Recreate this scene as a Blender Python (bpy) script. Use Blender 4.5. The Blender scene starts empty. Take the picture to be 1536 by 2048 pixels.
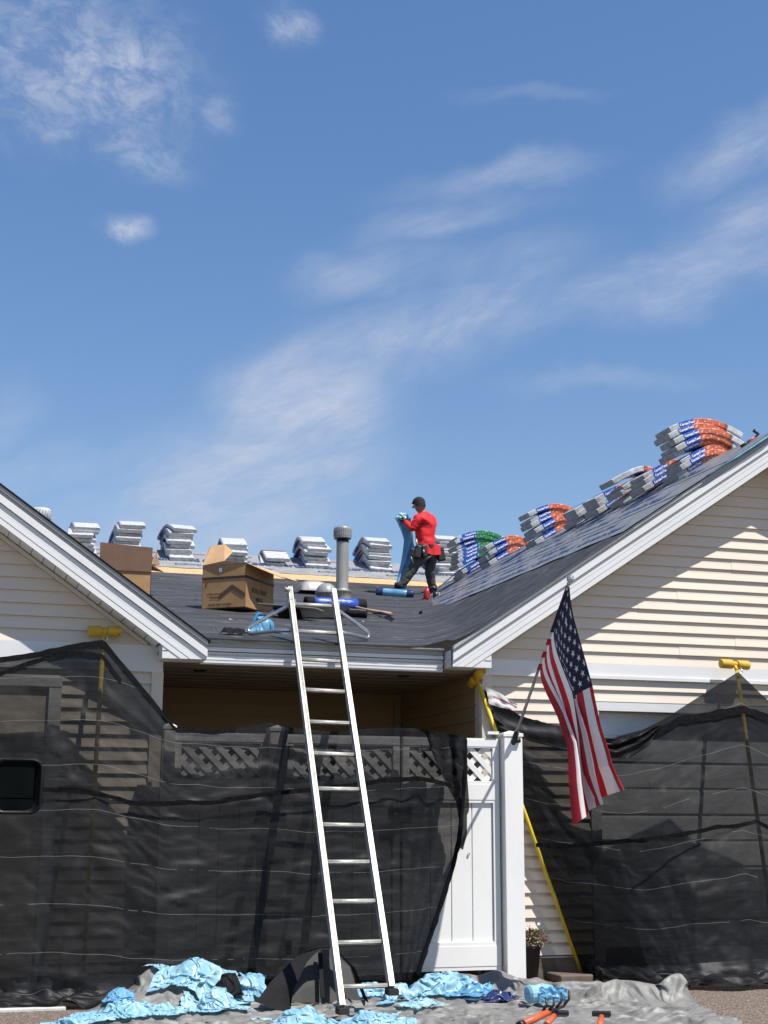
import bpy, math, random
import numpy as np
from mathutils import Vector, Matrix, noise
random.seed(7)
V = Vector
sc = bpy.context.scene
COL = sc.collection
PI = math.pi

# ------------------------------------------------------------------ camera
YAW, PITCH, ROLL, F = math.radians(17.0), math.radians(12.25), math.radians(0.2), 2840.0
CAM = V((0, 0, 1.3))
FW = V((math.sin(YAW)*math.cos(PITCH), math.cos(YAW)*math.cos(PITCH), math.sin(PITCH)))
_r = V((math.cos(YAW), -math.sin(YAW), 0)); _u = _r.cross(FW)
RT = _r*math.cos(ROLL) + _u*math.sin(ROLL)
UP = -_r*math.sin(ROLL) + _u*math.cos(ROLL)
cd = bpy.data.cameras.new('camera'); cam = bpy.data.objects.new('camera', cd); COL.objects.link(cam)
cd.sensor_fit = 'VERTICAL'; cd.sensor_height = 36.0; cd.lens = F/2048*36.0
cd.clip_start = 0.05; cd.clip_end = 3000
M = Matrix((RT, UP, -FW)).transposed().to_4x4(); M.translation = CAM
cam.matrix_world = M
sc.camera = cam

# ------------------------------------------------------------------ world and sun
SUN = V((0.70, -1.0, 2.15)).normalized()          # towards the sun
EXPOSURE = 0.42
sc.view_settings.view_transform = 'Standard'; sc.view_settings.look = 'None'
sc.view_settings.exposure = EXPOSURE; sc.view_settings.gamma = 1.0
sc.view_settings.use_curve_mapping = False
sd = bpy.data.lights.new('sun', 'SUN'); sd.energy = 5.0; sd.angle = math.radians(0.53); sd.color = (1.0, 0.96, 0.905)
so = bpy.data.objects.new('sun', sd); COL.objects.link(so)
so.rotation_euler = SUN.to_track_quat('Z', 'Y').to_euler(); so.location = (8, -12, 30)
W = bpy.data.worlds.new('World'); sc.world = W; W.use_nodes = True


def build_world():
    nt = W.node_tree; N = nt.nodes; L = nt.links; N.clear()
    out = N.new('ShaderNodeOutputWorld'); bg = N.new('ShaderNodeBackground'); L.new(bg.outputs[0], out.inputs[0])
    sky = N.new('ShaderNodeTexSky'); sky.sky_type = 'NISHITA'; sky.sun_disc = False
    sky.sun_elevation = math.asin(SUN.z); sky.sun_rotation = math.atan2(SUN.x, SUN.y)
    sky.air_density = 1.15; sky.dust_density = 0.35; sky.ozone_density = 3.5
    bg.inputs[1].default_value = 0.10
    hs = N.new('ShaderNodeHueSaturation'); hs.inputs['Saturation'].default_value = 1.26
    hs.inputs['Hue'].default_value = 0.512; hs.inputs['Value'].default_value = 1.66
    L.new(sky.outputs[0], hs.inputs['Color'])
    tc = N.new('ShaderNodeTexCoord')

    def dot(v):
        n = N.new('ShaderNodeVectorMath'); n.operation = 'DOT_PRODUCT'; n.inputs[1].default_value = v
        L.new(tc.outputs['Generated'], n.inputs[0]); return n.outputs['Value']

    def math_(op, a, b=None):
        n = N.new('ShaderNodeMath'); n.operation = op
        for i, x in enumerate((a, b)):
            if x is None: continue
            if isinstance(x, (int, float)): n.inputs[i].default_value = x
            else: L.new(x, n.inputs[i])
        return n.outputs[0]
    # a fixed tangent plane on the sky: cirrus is laid out by compass direction
    w = math_('MAXIMUM', dot(FW), 0.05)
    cx = N.new('ShaderNodeCombineXYZ')
    L.new(math_('DIVIDE', dot(RT), w), cx.inputs[0]); L.new(math_('DIVIDE', dot(UP), w), cx.inputs[1])
    P = cx.outputs[0]

    def blob(px, py, ax, ay, ang, s, soft=1.0):
        m = N.new('ShaderNodeMapping'); m.vector_type = 'TEXTURE'
        m.inputs['Location'].default_value = ((px-768)/F, (1024-py)/F, 0)
        m.inputs['Rotation'].default_value = (0, 0, math.radians(ang))
        m.inputs['Scale'].default_value = (ax/F, ay/F, 1)
        L.new(wp, m.inputs[0])
        ln = N.new('ShaderNodeVectorMath'); ln.operation = 'LENGTH'; L.new(m.outputs[0], ln.inputs[0])
        r = N.new('ShaderNodeMapRange'); r.interpolation_type = 'SMOOTHERSTEP'
        r.inputs[1].default_value = 1.0; r.inputs[2].default_value = 0.0 if soft >= 1 else 1-soft
        r.inputs[3].default_value = 0.0; r.inputs[4].default_value = s
        L.new(ln.outputs['Value'], r.inputs[0]); return r.outputs[0]

    def fbm(scale, stretch, ang, detail, rough, dist=0.0, src=None):
        m = N.new('ShaderNodeMapping'); m.vector_type = 'TEXTURE'
        m.inputs['Rotation'].default_value = (0, 0, math.radians(ang)); m.inputs['Scale'].default_value = stretch
        L.new(src or P, m.inputs[0])
        n = N.new('ShaderNodeTexNoise'); n.inputs['Scale'].default_value = scale
        n.inputs['Detail'].default_value = detail; n.inputs['Roughness'].default_value = rough
        n.inputs['Distortion'].default_value = dist
        L.new(m.outputs[0], n.inputs['Vector']); return n
    # warp the plane so that the edges of the wisps wander
    wn = fbm(9, (1, 1, 1), 0, 4, 0.55)
    wv = N.new('ShaderNodeVectorMath'); wv.operation = 'MULTIPLY_ADD'
    L.new(wn.outputs['Color'], wv.inputs[0]); wv.inputs[1].default_value = (0.07, 0.07, 0); wv.inputs[2].default_value = (-0.035, -0.035, 0)
    wa = N.new('ShaderNodeVectorMath'); wa.operation = 'ADD'; L.new(P, wa.inputs[0]); L.new(wv.outputs[0], wa.inputs[1])
    wp = wa.outputs[0]

    wisps = [blob(480, 960, 460, 230, 15, 1.1), blob(600, 830, 360, 210, 35, 1.05), blob(880, 650, 470, 150, 22, .78),
             blob(1330, 560, 520, 115, 12, .92), blob(1510, 470, 300, 150, 18, .6),
             blob(990, 350, 330, 62, 13, .66), blob(900, 430, 330, 60, 13, .46), blob(1490, 290, 260, 100, 22, .6),
             blob(720, 545, 230, 95, 8, .55), blob(1220, 765, 340, 40, 3, .30), blob(80, 950, 330, 95, 8, .42), blob(20, 830, 120, 120, 0, .25),
             blob(420, 1020, 560, 110, 6, .75), blob(1060, 172, 230, 30, 4, .24), blob(930, 520, 420, 90, 8, .35)]
    puffs = [blob(160, 120, 400, 260, -20, .74), blob(255, 290, 200, 80, -14, .55), blob(110, 272, 70, 30, -10, .5),
             blob(252, 452, 78, 46, -8, .95), blob(570, 20, 90, 60, -20, .45), blob(455, 215, 70, 60, -40, .35), blob(650, 1000, 90, 50, 10, .45)]

    def mx(lst):
        a = lst[0]
        for b in lst[1:]: a = math_('MAXIMUM', a, b)
        return a

    def curve(n, lo, hi):
        r = N.new('ShaderNodeMapRange'); r.interpolation_type = 'SMOOTHSTEP'
        r.inputs[1].default_value = lo; r.inputs[2].default_value = hi
        L.new(n.outputs['Fac'], r.inputs[0]); return r.outputs[0]
    n1 = curve(fbm(13, (2.4, 0.8, 1), 22, 12, 0.66, 0.5), 0.30, 0.70)
    n2 = curve(fbm(40, (2.0, 0.8, 1), 17, 10, 0.68, 0.8), 0.26, 0.76)
    n3 = curve(fbm(46, (1.3, 0.9, 1), -25, 10, 0.68, 0.4), 0.36, 0.70)
    n4 = curve(fbm(11, (1, 1, 1), 0, 4, 0.5), 0.25, 0.7)
    cw = math_('MULTIPLY', mx(wisps), math_('MULTIPLY', math_('ADD', math_('MULTIPLY', n1, 0.75), 0.25), math_('ADD', math_('MULTIPLY', n2, 0.45), 0.58)))
    cp = math_('MULTIPLY', mx(puffs), math_('MULTIPLY', math_('ADD', math_('MULTIPLY', n3, 0.85), 0.15), math_('ADD', math_('MULTIPLY', n4, 0.6), 0.6)))
    den = math_('MINIMUM', math_('MULTIPLY', math_('MAXIMUM', cw, cp), 1.08), 0.80)
    gm_ = N.new('ShaderNodeGamma'); gm_.inputs[1].default_value = .76; L.new(hs.outputs[0], gm_.inputs[0])
    mix = N.new('ShaderNodeMixRGB'); mix.inputs[2].default_value = (4.3, 4.7, 5.7, 1)
    L.new(den, mix.inputs[0]); L.new(gm_.outputs[0], mix.inputs[1]); L.new(mix.outputs[0], bg.inputs[0])


build_world()

# ------------------------------------------------------------------ helpers
def ray(px, py): return FW*F + RT*(px-768) + UP*(1024-py)
def at(px, py, Y): d = ray(px, py); return CAM + d*((Y-CAM.y)/d.y)
def atz(px, py, z): d = ray(px, py); return CAM + d*((z-CAM.z)/d.z)
def on(px, py, P, n): d = ray(px, py); return CAM + d*((V(P)-CAM).dot(n)/d.dot(n))
def pj(p):
    v = V(p)-CAM; d = v.dot(FW); return 768+F*v.dot(RT)/d, 1024-F*v.dot(UP)/d
def lerp(a, b, t): return a+(b-a)*t
def pl(pts, t):                      # point on a polyline given as (t, value...) rows
    for a, b in zip(pts, pts[1:]):
        if t <= b[0]:
            k = 0 if b[0] == a[0] else (t-a[0])/(b[0]-a[0])
            k = max(0, k)
            return [lerp(x, y, k) for x, y in zip(a[1:], b[1:])]
    return list(pts[-1][1:])
def nz(x, y=0, z=0): return noise.noise(V((x, y, z)))
def ridged(x, y, z, oct=4):
    s, a, f = 0, .5, 1
    for i in range(oct):
        s += a*(1-abs(noise.noise(V((x*f, y*f, z+i*7.3))))*2); a *= .5; f *= 2.1
    return s


class MB:
    def __init__(s): s.v = []; s.f = []; s.m = []; s.uv = {}; s.sm = []
    def add(s, vs, fs, m=0, smooth=False):
        b = len(s.v); s.v += [V(v) for v in vs]
        for f in fs: s.f.append([b+i for i in f]); s.m.append(m); s.sm.append(smooth)
        return b
    def quad(s, a, b, c, d, m=0):
        s.add([a, b, c, d], [(0, 1, 2, 3)], m); return s
    def box(s, c, h, m=0, R=None):
        c = V(c); vs = []
        for z in (-1, 1):
            for y in (-1, 1):
                for x in (-1, 1):
                    p = V((x*h[0], y*h[1], z*h[2])); vs.append(c+(R @ p if R else p))
        s.add(vs, [(0, 2, 3, 1), (4, 5, 7, 6), (0, 1, 5, 4), (2, 6, 7, 3), (0, 4, 6, 2), (1, 3, 7, 5)], m); return s
    def bar(s, a, b, w, t, up=(0, 0, 1), m=0):          # box from a to b, width w across, t along up
        a, b = V(a), V(b); d = (b-a).normalized(); x = d.cross(V(up))
        if x.length < 1e-5: x = d.cross(V((1, 0, 0)))
        x.normalize(); u = x.cross(d).normalized()
        vs = [p+x*sx*w/2+u*su*t/2 for p in (a, b) for sx, su in ((-1, -1), (1, -1), (1, 1), (-1, 1))]
        s.add(vs, [(3, 2, 1, 0), (4, 5, 6, 7), (0, 1, 5, 4), (1, 2, 6, 5), (2, 3, 7, 6), (3, 0, 4, 7)], m); return s
    def prism(s, poly, ext, m=0):
        n = len(poly); e = V(ext); vs = [V(p) for p in poly]+[V(p)+e for p in poly]
        fs = [tuple(range(n))[::-1], tuple(range(n, 2*n))]+[(i, (i+1) % n, (i+1) % n+n, i+n) for i in range(n)]
        s.add(vs, fs, m); return s
    def tube(s, path, r, n=8, m=0, caps=True, smooth=True):
        P = [V(p) for p in path]; k = len(P); rs = r if isinstance(r, (list, tuple)) else [r]*k
        b = len(s.v); ref = None
        for i, p in enumerate(P):
            d = (P[min(i+1, k-1)]-P[max(i-1, 0)]).normalized()
            if ref is None:
                ref = d.cross(V((0, 0, 1)))
                if ref.length < .05: ref = d.cross(V((1, 0, 0)))
            x = (ref-d*ref.dot(d)).normalized(); ref = x; y = d.cross(x)
            for j in range(n):
                a = 2*PI*j/n; s.v.append(p+(x*math.cos(a)+y*math.sin(a))*rs[i])
        for i in range(k-1):
            for j in range(n):
                s.f.append([b+i*n+j, b+i*n+(j+1) % n, b+(i+1)*n+(j+1) % n, b+(i+1)*n+j]); s.m.append(m); s.sm.append(smooth)
        if caps:
            s.f.append([b+j for j in range(n)][::-1]); s.m.append(m); s.sm.append(False)
            s.f.append([b+(k-1)*n+j for j in range(n)]); s.m.append(m); s.sm.append(False)
        return s
    def lathe(s, prof, c, axis=(0, 0, 1), n=24, m=0, smooth=True):
        a = V(axis).normalized(); x = a.cross(V((0, 1, .01))).normalized(); y = a.cross(x); c = V(c); b = len(s.v); k = len(prof)
        for r, h in prof:
            for j in range(n):
                t = 2*PI*j/n; s.v.append(c+a*h+(x*math.cos(t)+y*math.sin(t))*max(r, 1e-4))
        for i in range(k-1):
            for j in range(n):
                s.f.append([b+i*n+j, b+i*n+(j+1) % n, b+(i+1)*n+(j+1) % n, b+(i+1)*n+j]); s.m.append(m); s.sm.append(smooth)
        return s
    def grid(s, fn, nu, nv, m=0, smooth=True, uvs=(1, 1), mf=None, uvf=None):
        b = len(s.v)
        for j in range(nv+1):
            for i in range(nu+1):
                u, v = i/nu, j/nv; s.v.append(V(fn(u, v))); s.uv[len(s.v)-1] = uvf(u, v, s.v[-1]) if uvf else (u*uvs[0], v*uvs[1])
        for j in range(nv):
            for i in range(nu):
                q = b+j*(nu+1)+i; s.f.append([q, q+1, q+nu+2, q+nu+1])
                s.m.append(mf((i+.5)/nu, (j+.5)/nv) if mf else m); s.sm.append(smooth)
        return s
    def mesh(s, name, mats):
        me = bpy.data.meshes.new(name); me.from_pydata([tuple(v) for v in s.v], [], s.f)
        for mt in (mats if isinstance(mats, (list, tuple)) else [mats]): me.materials.append(mt)
        me.polygons.foreach_set('material_index', s.m); me.polygons.foreach_set('use_smooth', s.sm)
        if s.uv:
            uv = me.uv_layers.new(name='UVMap')
            for lp in me.loops: uv.data[lp.index].uv = s.uv.get(lp.vertex_index, (0, 0))
        me.update(); return me
    def build(s, name, mats, parent=None, **kw):
        return link(name, s.mesh(name, mats), parent, **kw)


def link(name, me, parent=None, label=None, cat=None, group=None, kind=None):
    o = bpy.data.objects.new(name, me); COL.objects.link(o)
    if parent is not None: attach(o, parent)
    return tag(o, label, cat, group, kind)
def attach(o, parent):
    o.parent = parent; o.matrix_parent_inverse = wm(parent).inverted()
def wm(o):
    m = o.matrix_basis
    return m if o.parent is None else wm(o.parent) @ o.matrix_parent_inverse @ m
def tag(o, label=None, cat=None, group=None, kind=None):
    if label: o['label'] = label
    if cat: o['category'] = cat
    if group: o['group'] = group
    if kind: o['kind'] = kind
    return o
def thing(name, loc, label, cat, group=None, rz=0):
    o = bpy.data.objects.new(name, None); COL.objects.link(o); o.location = loc; o.rotation_euler = (0, 0, rz)
    o.empty_display_size = .1
    return tag(o, label, cat, group)
def bevel(o, w, seg=2):
    m = o.modifiers.new('bevel', 'BEVEL'); m.width = w; m.segments = seg; m.limit_method = 'ANGLE'; m.angle_limit = math.radians(40); return o


# ------------------------------------------------------------------ materials
def mat(name, col, rough=.6, var=.12, scale=6., stretch=(1, 1, 1), bump=0., bscale=60., metal=0., spec=.5, col2=None,
        detail=5, lo=.35, hi=.65, transl=0., bstretch=None, speck=None):
    m = bpy.data.materials.new(name); m.use_nodes = True; nt = m.node_tree; N = nt.nodes; L = nt.links
    p = N['Principled BSDF']; p.inputs['Roughness'].default_value = rough; p.inputs['Metallic'].default_value = metal
    p.inputs['Specular IOR Level'].default_value = spec
    tc = N.new('ShaderNodeTexCoord'); mp = N.new('ShaderNodeMapping'); mp.inputs['Scale'].default_value = stretch
    L.new(tc.outputs['Object'], mp.inputs[0])
    n = N.new('ShaderNodeTexNoise'); n.inputs['Scale'].default_value = scale; n.inputs['Detail'].default_value = detail
    n.inputs['Roughness'].default_value = .6; L.new(mp.outputs[0], n.inputs['Vector'])
    r = N.new('ShaderNodeMapRange'); r.inputs[1].default_value = lo; r.inputs[2].default_value = hi; L.new(n.outputs['Fac'], r.inputs[0])
    mx = N.new('ShaderNodeMixRGB'); L.new(r.outputs[0], mx.inputs[0])
    c2 = col2 or tuple(min(1, c*(1+var)) for c in col)
    mx.inputs[1].default_value = (*(tuple(c*(1-var) for c in col) if not col2 else col), 1); mx.inputs[2].default_value = (*c2, 1)
    out = mx.outputs[0]
    if speck:
        sn = N.new('ShaderNodeTexNoise'); sn.inputs['Scale'].default_value = speck[0]; sn.inputs['Detail'].default_value = 2
        L.new(tc.outputs['Object'], sn.inputs['Vector'])
        sr = N.new('ShaderNodeMapRange'); sr.inputs[1].default_value = speck[1]; sr.inputs[2].default_value = speck[2]; L.new(sn.outputs['Fac'], sr.inputs[0])
        sx = N.new('ShaderNodeMixRGB'); sx.inputs[2].default_value = (*speck[3], 1); L.new(sr.outputs[0], sx.inputs[0]); L.new(out, sx.inputs[1]); out = sx.outputs[0]
    L.new(out, p.inputs['Base Color'])
    if bump:
        bm = N.new('ShaderNodeMapping'); bm.inputs['Scale'].default_value = bstretch or stretch; L.new(tc.outputs['Object'], bm.inputs[0])
        bn = N.new('ShaderNodeTexNoise'); bn.inputs['Scale'].default_value = bscale; bn.inputs['Detail'].default_value = 5
        L.new(bm.outputs[0], bn.inputs['Vector'])
        b = N.new('ShaderNodeBump'); b.inputs['Strength'].default_value = bump; b.inputs['Distance'].default_value = .01
        L.new(bn.outputs['Fac'], b.inputs['Height']); L.new(b.outputs[0], p.inputs['Normal'])
    if transl:
        t = N.new('ShaderNodeBsdfTranslucent'); L.new(out, t.inputs[0]); ms = N.new('ShaderNodeMixShader'); ms.inputs[0].default_value = transl
        L.new(p.outputs[0], ms.inputs[1]); L.new(t.outputs[0], ms.inputs[2]); L.new(ms.outputs[0], N['Material Output'].inputs[0])
    return m


def net_mat(name, a0, a1, col=(.0066, .0065, .0064)):
    m = bpy.data.materials.new(name); m.use_nodes = True; nt = m.node_tree; N = nt.nodes; L = nt.links; N.clear()
    out = N.new('ShaderNodeOutputMaterial'); tc = N.new('ShaderNodeTexCoord')
    def noi(scale, st, d=5):
        mp = N.new('ShaderNodeMapping'); mp.inputs['Scale'].default_value = st; L.new(tc.outputs['UV'], mp.inputs[0])
        n = N.new('ShaderNodeTexNoise'); n.inputs['Scale'].default_value = scale; n.inputs['Detail'].default_value = d; n.inputs['Roughness'].default_value = .65
        L.new(mp.outputs[0], n.inputs['Vector']); return n.outputs['Fac']
    def mt(op, a, b):
        n = N.new('ShaderNodeMath'); n.operation = op
        for i, x in enumerate((a, b)):
            if isinstance(x, (int, float)): n.inputs[i].default_value = x
            else: L.new(x, n.inputs[i])
        return n.outputs[0]
    cloth = mt('ADD', mt('MULTIPLY', noi(3, (1, 3, 1)), .5), mt('ADD', mt('MULTIPLY', noi(26, (.35, 6, 1)), .3), mt('MULTIPLY', noi(30, (5, .4, 1)), .2)))
    r = N.new('ShaderNodeMapRange'); r.inputs[1].default_value = .32; r.inputs[2].default_value = .68
    r.inputs[3].default_value = a0; r.inputs[4].default_value = a1; L.new(cloth, r.inputs[0])
    # pale woven-in threads every 32 cm
    sp = N.new('ShaderNodeSeparateXYZ'); L.new(tc.outputs['UV'], sp.inputs[0])
    wob = mt('ADD', sp.outputs[1], mt('MULTIPLY', noi(1.4, (1, .2, 1), 2), .10))
    fr = mt('FRACT', mt('DIVIDE', wob, .32), 0)
    ln = mt('LESS_THAN', fr, .0075)
    ln = mt('MULTIPLY', ln, mt('GREATER_THAN', noi(2.5, (1, 3, 1), 3), .40))
    df = N.new('ShaderNodeBsdfDiffuse'); gl = N.new('ShaderNodeBsdfGlossy'); gl.inputs['Roughness'].default_value = .45; gl.inputs[0].default_value = (.5, .5, .52, 1)
    mc = N.new('ShaderNodeMixRGB'); cr = N.new('ShaderNodeMapRange'); cr.inputs[1].default_value = .38; cr.inputs[2].default_value = .66; L.new(cloth, cr.inputs[0])
    st_ = N.new('ShaderNodeMapRange'); st_.inputs[1].default_value = .56; st_.inputs[2].default_value = .76; L.new(noi(2.4, (1.3, 13, 1), 9), st_.inputs[0])  # pale streaks paint wrinkle highlights into the net colour
    sv_ = N.new('ShaderNodeMapRange'); sv_.inputs[1].default_value = .60; sv_.inputs[2].default_value = .80; L.new(noi(3.1, (9, .7, 1), 6), sv_.inputs[0])
    cr2 = mt('ADD', cr.outputs[0], mt('MULTIPLY', mt('ADD', st_.outputs[0], mt('MULTIPLY', sv_.outputs[0], .6)), 1.3))
    cc_ = N.new('ShaderNodeMixRGB'); cc_.use_clamp = False; cc_.inputs[1].default_value = (*(c*.22 for c in col), 1); cc_.inputs[2].default_value = (*(c*5.6 for c in col), 1); cd_ = mt('MULTIPLY', cr2, .42); L.new(cd_, cc_.inputs[0]); L.new(cc_.outputs[0], mc.inputs[1]); mc.inputs[2].default_value = (.15, .15, .145, 1); L.new(ln, mc.inputs[0]); L.new(mc.outputs[0], df.inputs[0])
    bn_ = N.new('ShaderNodeBump'); bn_.inputs['Strength'].default_value = .5; bn_.inputs['Distance'].default_value = .02
    L.new(cloth, bn_.inputs['Height']); L.new(bn_.outputs[0], df.inputs['Normal'])
    m1 = N.new('ShaderNodeMixShader'); m1.inputs[0].default_value = .02; L.new(df.outputs[0], m1.inputs[1]); L.new(gl.outputs[0], m1.inputs[2])
    tr = N.new('ShaderNodeBsdfTransparent'); m2 = N.new('ShaderNodeMixShader')
    L.new(mt('MAXIMUM', r.outputs[0], mt('MULTIPLY', ln, .95)), m2.inputs[0]); L.new(tr.outputs[0], m2.inputs[1]); L.new(m1.outputs[0], m2.inputs[2]); L.new(m2.outputs[0], out.inputs[0])
    return m


def wrap_mat(name, col, print_col=None, rough=.35):      # shiny printed film
    return mat(name, col, rough, .1, 14, (1, 1, 3), .5, 26, spec=.5, speck=(34, .60, .66, print_col) if print_col else None)


MT = {}
MT['siding'] = mat('cream_vinyl', (.62, .54, .445), .5, .035, 3, (.3, 1, 1), .05, 40, bstretch=(.05, 1, 3))
MT['white'] = mat('white_aluminium', (.66, .66, .65), .42, .03, 4, (.4, 1, 1), .04, 30)
MT['vinyl'] = mat('white_vinyl', (.76, .75, .72), .38, .03, 3, (1, 1, .3), .02, 20)
MT['grey_trim'] = mat('grey_drip_edge', (.36, .365, .36), .45, .06, 4, (.4, 1, 1))
MT['dark_line'] = mat('shadow_gap_black', (.02, .02, .02), .9, .1)
MT['soffit'] = mat('soffit_vinyl', (.25, .20, .14), .55, .04, 3)  # soffit colour darkened to hold the shade under the porch roof
MT['tan'] = mat('tan_porch_vinyl', (.34, .23, .125), .5, .04, 3, (.3, 1, 1))  # siding colour browned and darkened, the recess shade painted in
MT['felt'] = mat('black_roof_felt', (.042, .042, .0445), .70, .5, 2.0, (.5, 3.2, 3.2), .6, 16, spec=.32, bstretch=(.5, 4, 4), speck=(6, .62, .74, (.10, .088, .085)))
MT['felt_sheet'] = mat('black_felt_offcut', (.012, .012, .013), .8, .3, 4, bump=.3, bscale=20, spec=.15)
MT['under'] = mat('grey_underlayment', (.185, .188, .195), .5, .16, 3.5, (1, 1.6, 1.6), .3, 18, speck=(14, .60, .70, (.26, .264, .27)))
MT['under_main'] = mat('pale_underlayment', (.25, .252, .25), .5, .14, 3.5, (1, 1.6, 1.6), .3, 18, speck=(14, .60, .70, (.33, .333, .33)))
MT['osb'] = mat('bare_osb_board', (.42, .25, .12), .85, .4, 30, (1, 2, 2), .4, 60, col2=(.66, .42, .22))
MT['ink'] = mat('blue_printing_ink', (.035, .065, .16), .6, .3, 20)
MT['ink_red'] = mat('faded_dark_ink', (.13, .10, .13), .6, .3, 20)
MT['wrap_white'] = mat('white_shingle_wrap', (.47, .48, .49), .38, .20, 16, bump=.6, bscale=24, spec=.5)
MT['wrap_grey'] = mat('grey_shingle_wrap', (.36, .37, .37), .45, .2, 12, bump=.6, bscale=24)
MT['wrap_blue'] = wrap_mat('blue_shingle_wrap', (.02, .07, .34))
MT['wrap_orange'] = wrap_mat('orange_shingle_wrap', (.50, .115, .05), (.70, .45, .38))
MT['wrap_red'] = wrap_mat('brownish_red_shingle_wrap', (.20, .07, .06), (.4, .3, .3))
MT['wrap_green'] = wrap_mat('green_shingle_wrap', (.015, .17, .05), (.3, .5, .35))
MT['ink_white'] = mat('white_lettering', (.75, .76, .8), .5, .03)
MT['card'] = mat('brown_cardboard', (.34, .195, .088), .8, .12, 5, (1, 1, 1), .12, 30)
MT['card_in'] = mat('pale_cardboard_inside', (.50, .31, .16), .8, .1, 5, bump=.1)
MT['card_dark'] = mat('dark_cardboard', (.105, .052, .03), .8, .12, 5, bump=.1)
MT['ink_card'] = mat('box_printing', (.07, .045, .025), .8, .1)
MT['pipe'] = mat('galvanised_pipe', (.36, .345, .30), .5, .18, 5, (1, 1, .4), .1, 20, metal=.35)
MT['vent_grey'] = mat('grey_plastic_vent', (.25, .245, .23), .4, .15, 6, bump=.05)
MT['alu'] = mat('weathered_aluminium', (.40, .39, .35), .45, .22, 9, (1, 1, .5), .15, 40, metal=.35, speck=(40, .66, .72, (.25, .24, .22)))
MT['alu_tube'] = mat('bare_aluminium_tube', (.62, .63, .64), .28, .08, 10, metal=.9)
MT['net'] = net_mat('black_debris_netting', .80, .98)
MT['net_right'] = net_mat('black_debris_netting_tight', .86, .985)
MT['net_dense'] = net_mat('black_debris_netting_folded', .90, .99, (.010, .010, .011))
MT['strap'] = mat('black_webbing', (.006, .006, .007), .9, .4, 30, bump=.5, bscale=40, spec=.08)
MT['yellow'] = mat('yellow_foam', (.55, .335, .02), .6, .12, 12, bump=.2, bscale=50, speck=(22, .64, .7, (.25, .13, .02)))
MT['yellow_pole'] = mat('yellow_painted_pole', (.62, .47, .02), .35, .1, 8)
MT['black_metal'] = mat('black_steel', (.015, .015, .016), .4, .2)
MT['red_cloth'] = mat('flag_red', (.42, .012, .022), .55, .06, 30, bump=.1, bscale=60, transl=.25)
MT['white_cloth'] = mat('flag_white', (.72, .69, .67), .55, .04, 30, bump=.1, bscale=60, transl=.25)
MT['blue_cloth'] = mat('flag_blue', (.010, .009, .036), .55, .08, 30, bump=.1, bscale=60, transl=.22)
MT['star'] = mat('embroidered_white', (.72, .71, .70), .6, .03)
MT['pole_grey'] = mat('grey_flagpole', (.33, .33, .33), .35, .08, metal=.6)
MT['chrome'] = mat('silver_knob', (.6, .59, .56), .25, .08, metal=.8)
MT['tarp'] = mat('grey_poly_tarp', (.13, .128, .12), .52, .25, 4, (1, 1, 1), .55, 30, spec=.4, col2=(.205, .20, .185), speck=(7, .60, .70, (.30, .295, .275)))
MT['blue_film'] = mat('pale_blue_plastic_film', (.24, .50, .66), .24, .15, 7, bump=.35, bscale=22, spec=.5, col2=(.46, .70, .80), transl=.28)
MT['blue_film2'] = mat('blue_plastic_film', (.12, .35, .56), .32, .15, 6, bump=.5, bscale=16, transl=.3, col2=(.22, .50, .70))
MT['navy_film'] = mat('navy_plastic_wrapper', (.018, .03, .10), .3, .3, 8, bump=.5, bscale=16)
MT['drive'] = mat('exposed_aggregate', (.13, .10, .08), .9, .5, 60, bump=.8, bscale=110, spec=.2, speck=(75, .56, .64, (.36, .30, .25)))
MT['concrete'] = mat('pale_concrete', (.52, .51, .48), .8, .1, 12, bump=.2, bscale=60)
MT['stone'] = mat('brown_stone', (.12, .09, .068), .8, .2, 14, bump=.4, bscale=40)
MT['door'] = mat('white_garage_door', (.64, .65, .65), .45, .03, 4)
MT['orange'] = mat('orange_handle', (.55, .10, .035), .45, .12, 12)
MT['iron'] = mat('dark_tool_steel', (.03, .03, .032), .45, .3, 20, metal=.5)
MT['wood'] = mat('wooden_handle', (.42, .29, .15), .6, .2, 14, (1, 8, 8))
MT['pot'] = mat('black_plant_pot', (.012, .012, .013), .5, .2)
MT['leaf'] = mat('petunia_leaf', (.075, .085, .03), .6, .4, 20)
MT['leaf_red'] = mat('reddish_foliage', (.13, .06, .03), .6, .4, 20)
MT['petal_red'] = mat('red_petal', (.16, .01, .02), .6, .1)
MT['petal_white'] = mat('white_petal', (.75, .73, .74), .6, .05)
MT['shirt'] = mat('red_shirt', (.62, .008, .014), .75, .08, 9, bump=.5, bscale=9)
MT['trouser'] = mat('charcoal_trousers', (.055, .055, .05), .85, .25, 9, bump=.6, bscale=10)
MT['skin'] = mat('skin', (.24, .115, .07), .55, .08, 20)
MT['black_cloth'] = mat('black_cloth', (.008, .008, .009), .85, .2)
MT['leather'] = mat('black_leather', (.012, .011, .011), .55, .3, 20, bump=.3)
MT['red_tool'] = mat('red_tool_plastic', (.40, .015, .018), .4, .15)
MT['truck_black'] = mat('black_mirror_plastic', (.0045, .0045, .005), .38, .2, 30, bump=.03, bscale=200, spec=.16)
MT['truck_paint'] = mat('dark_truck_paint', (.02, .025, .035), .25, .1, metal=.2)
MT['mirror'] = mat('mirror_glass', (.004, .005, .005), .25, .3, 6, spec=.02)
MT['rubber'] = mat('tyre_rubber', (.02, .02, .02), .8, .2)
MT['glass'] = mat('dark_glass', (.02, .025, .03), .05, .1)

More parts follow.
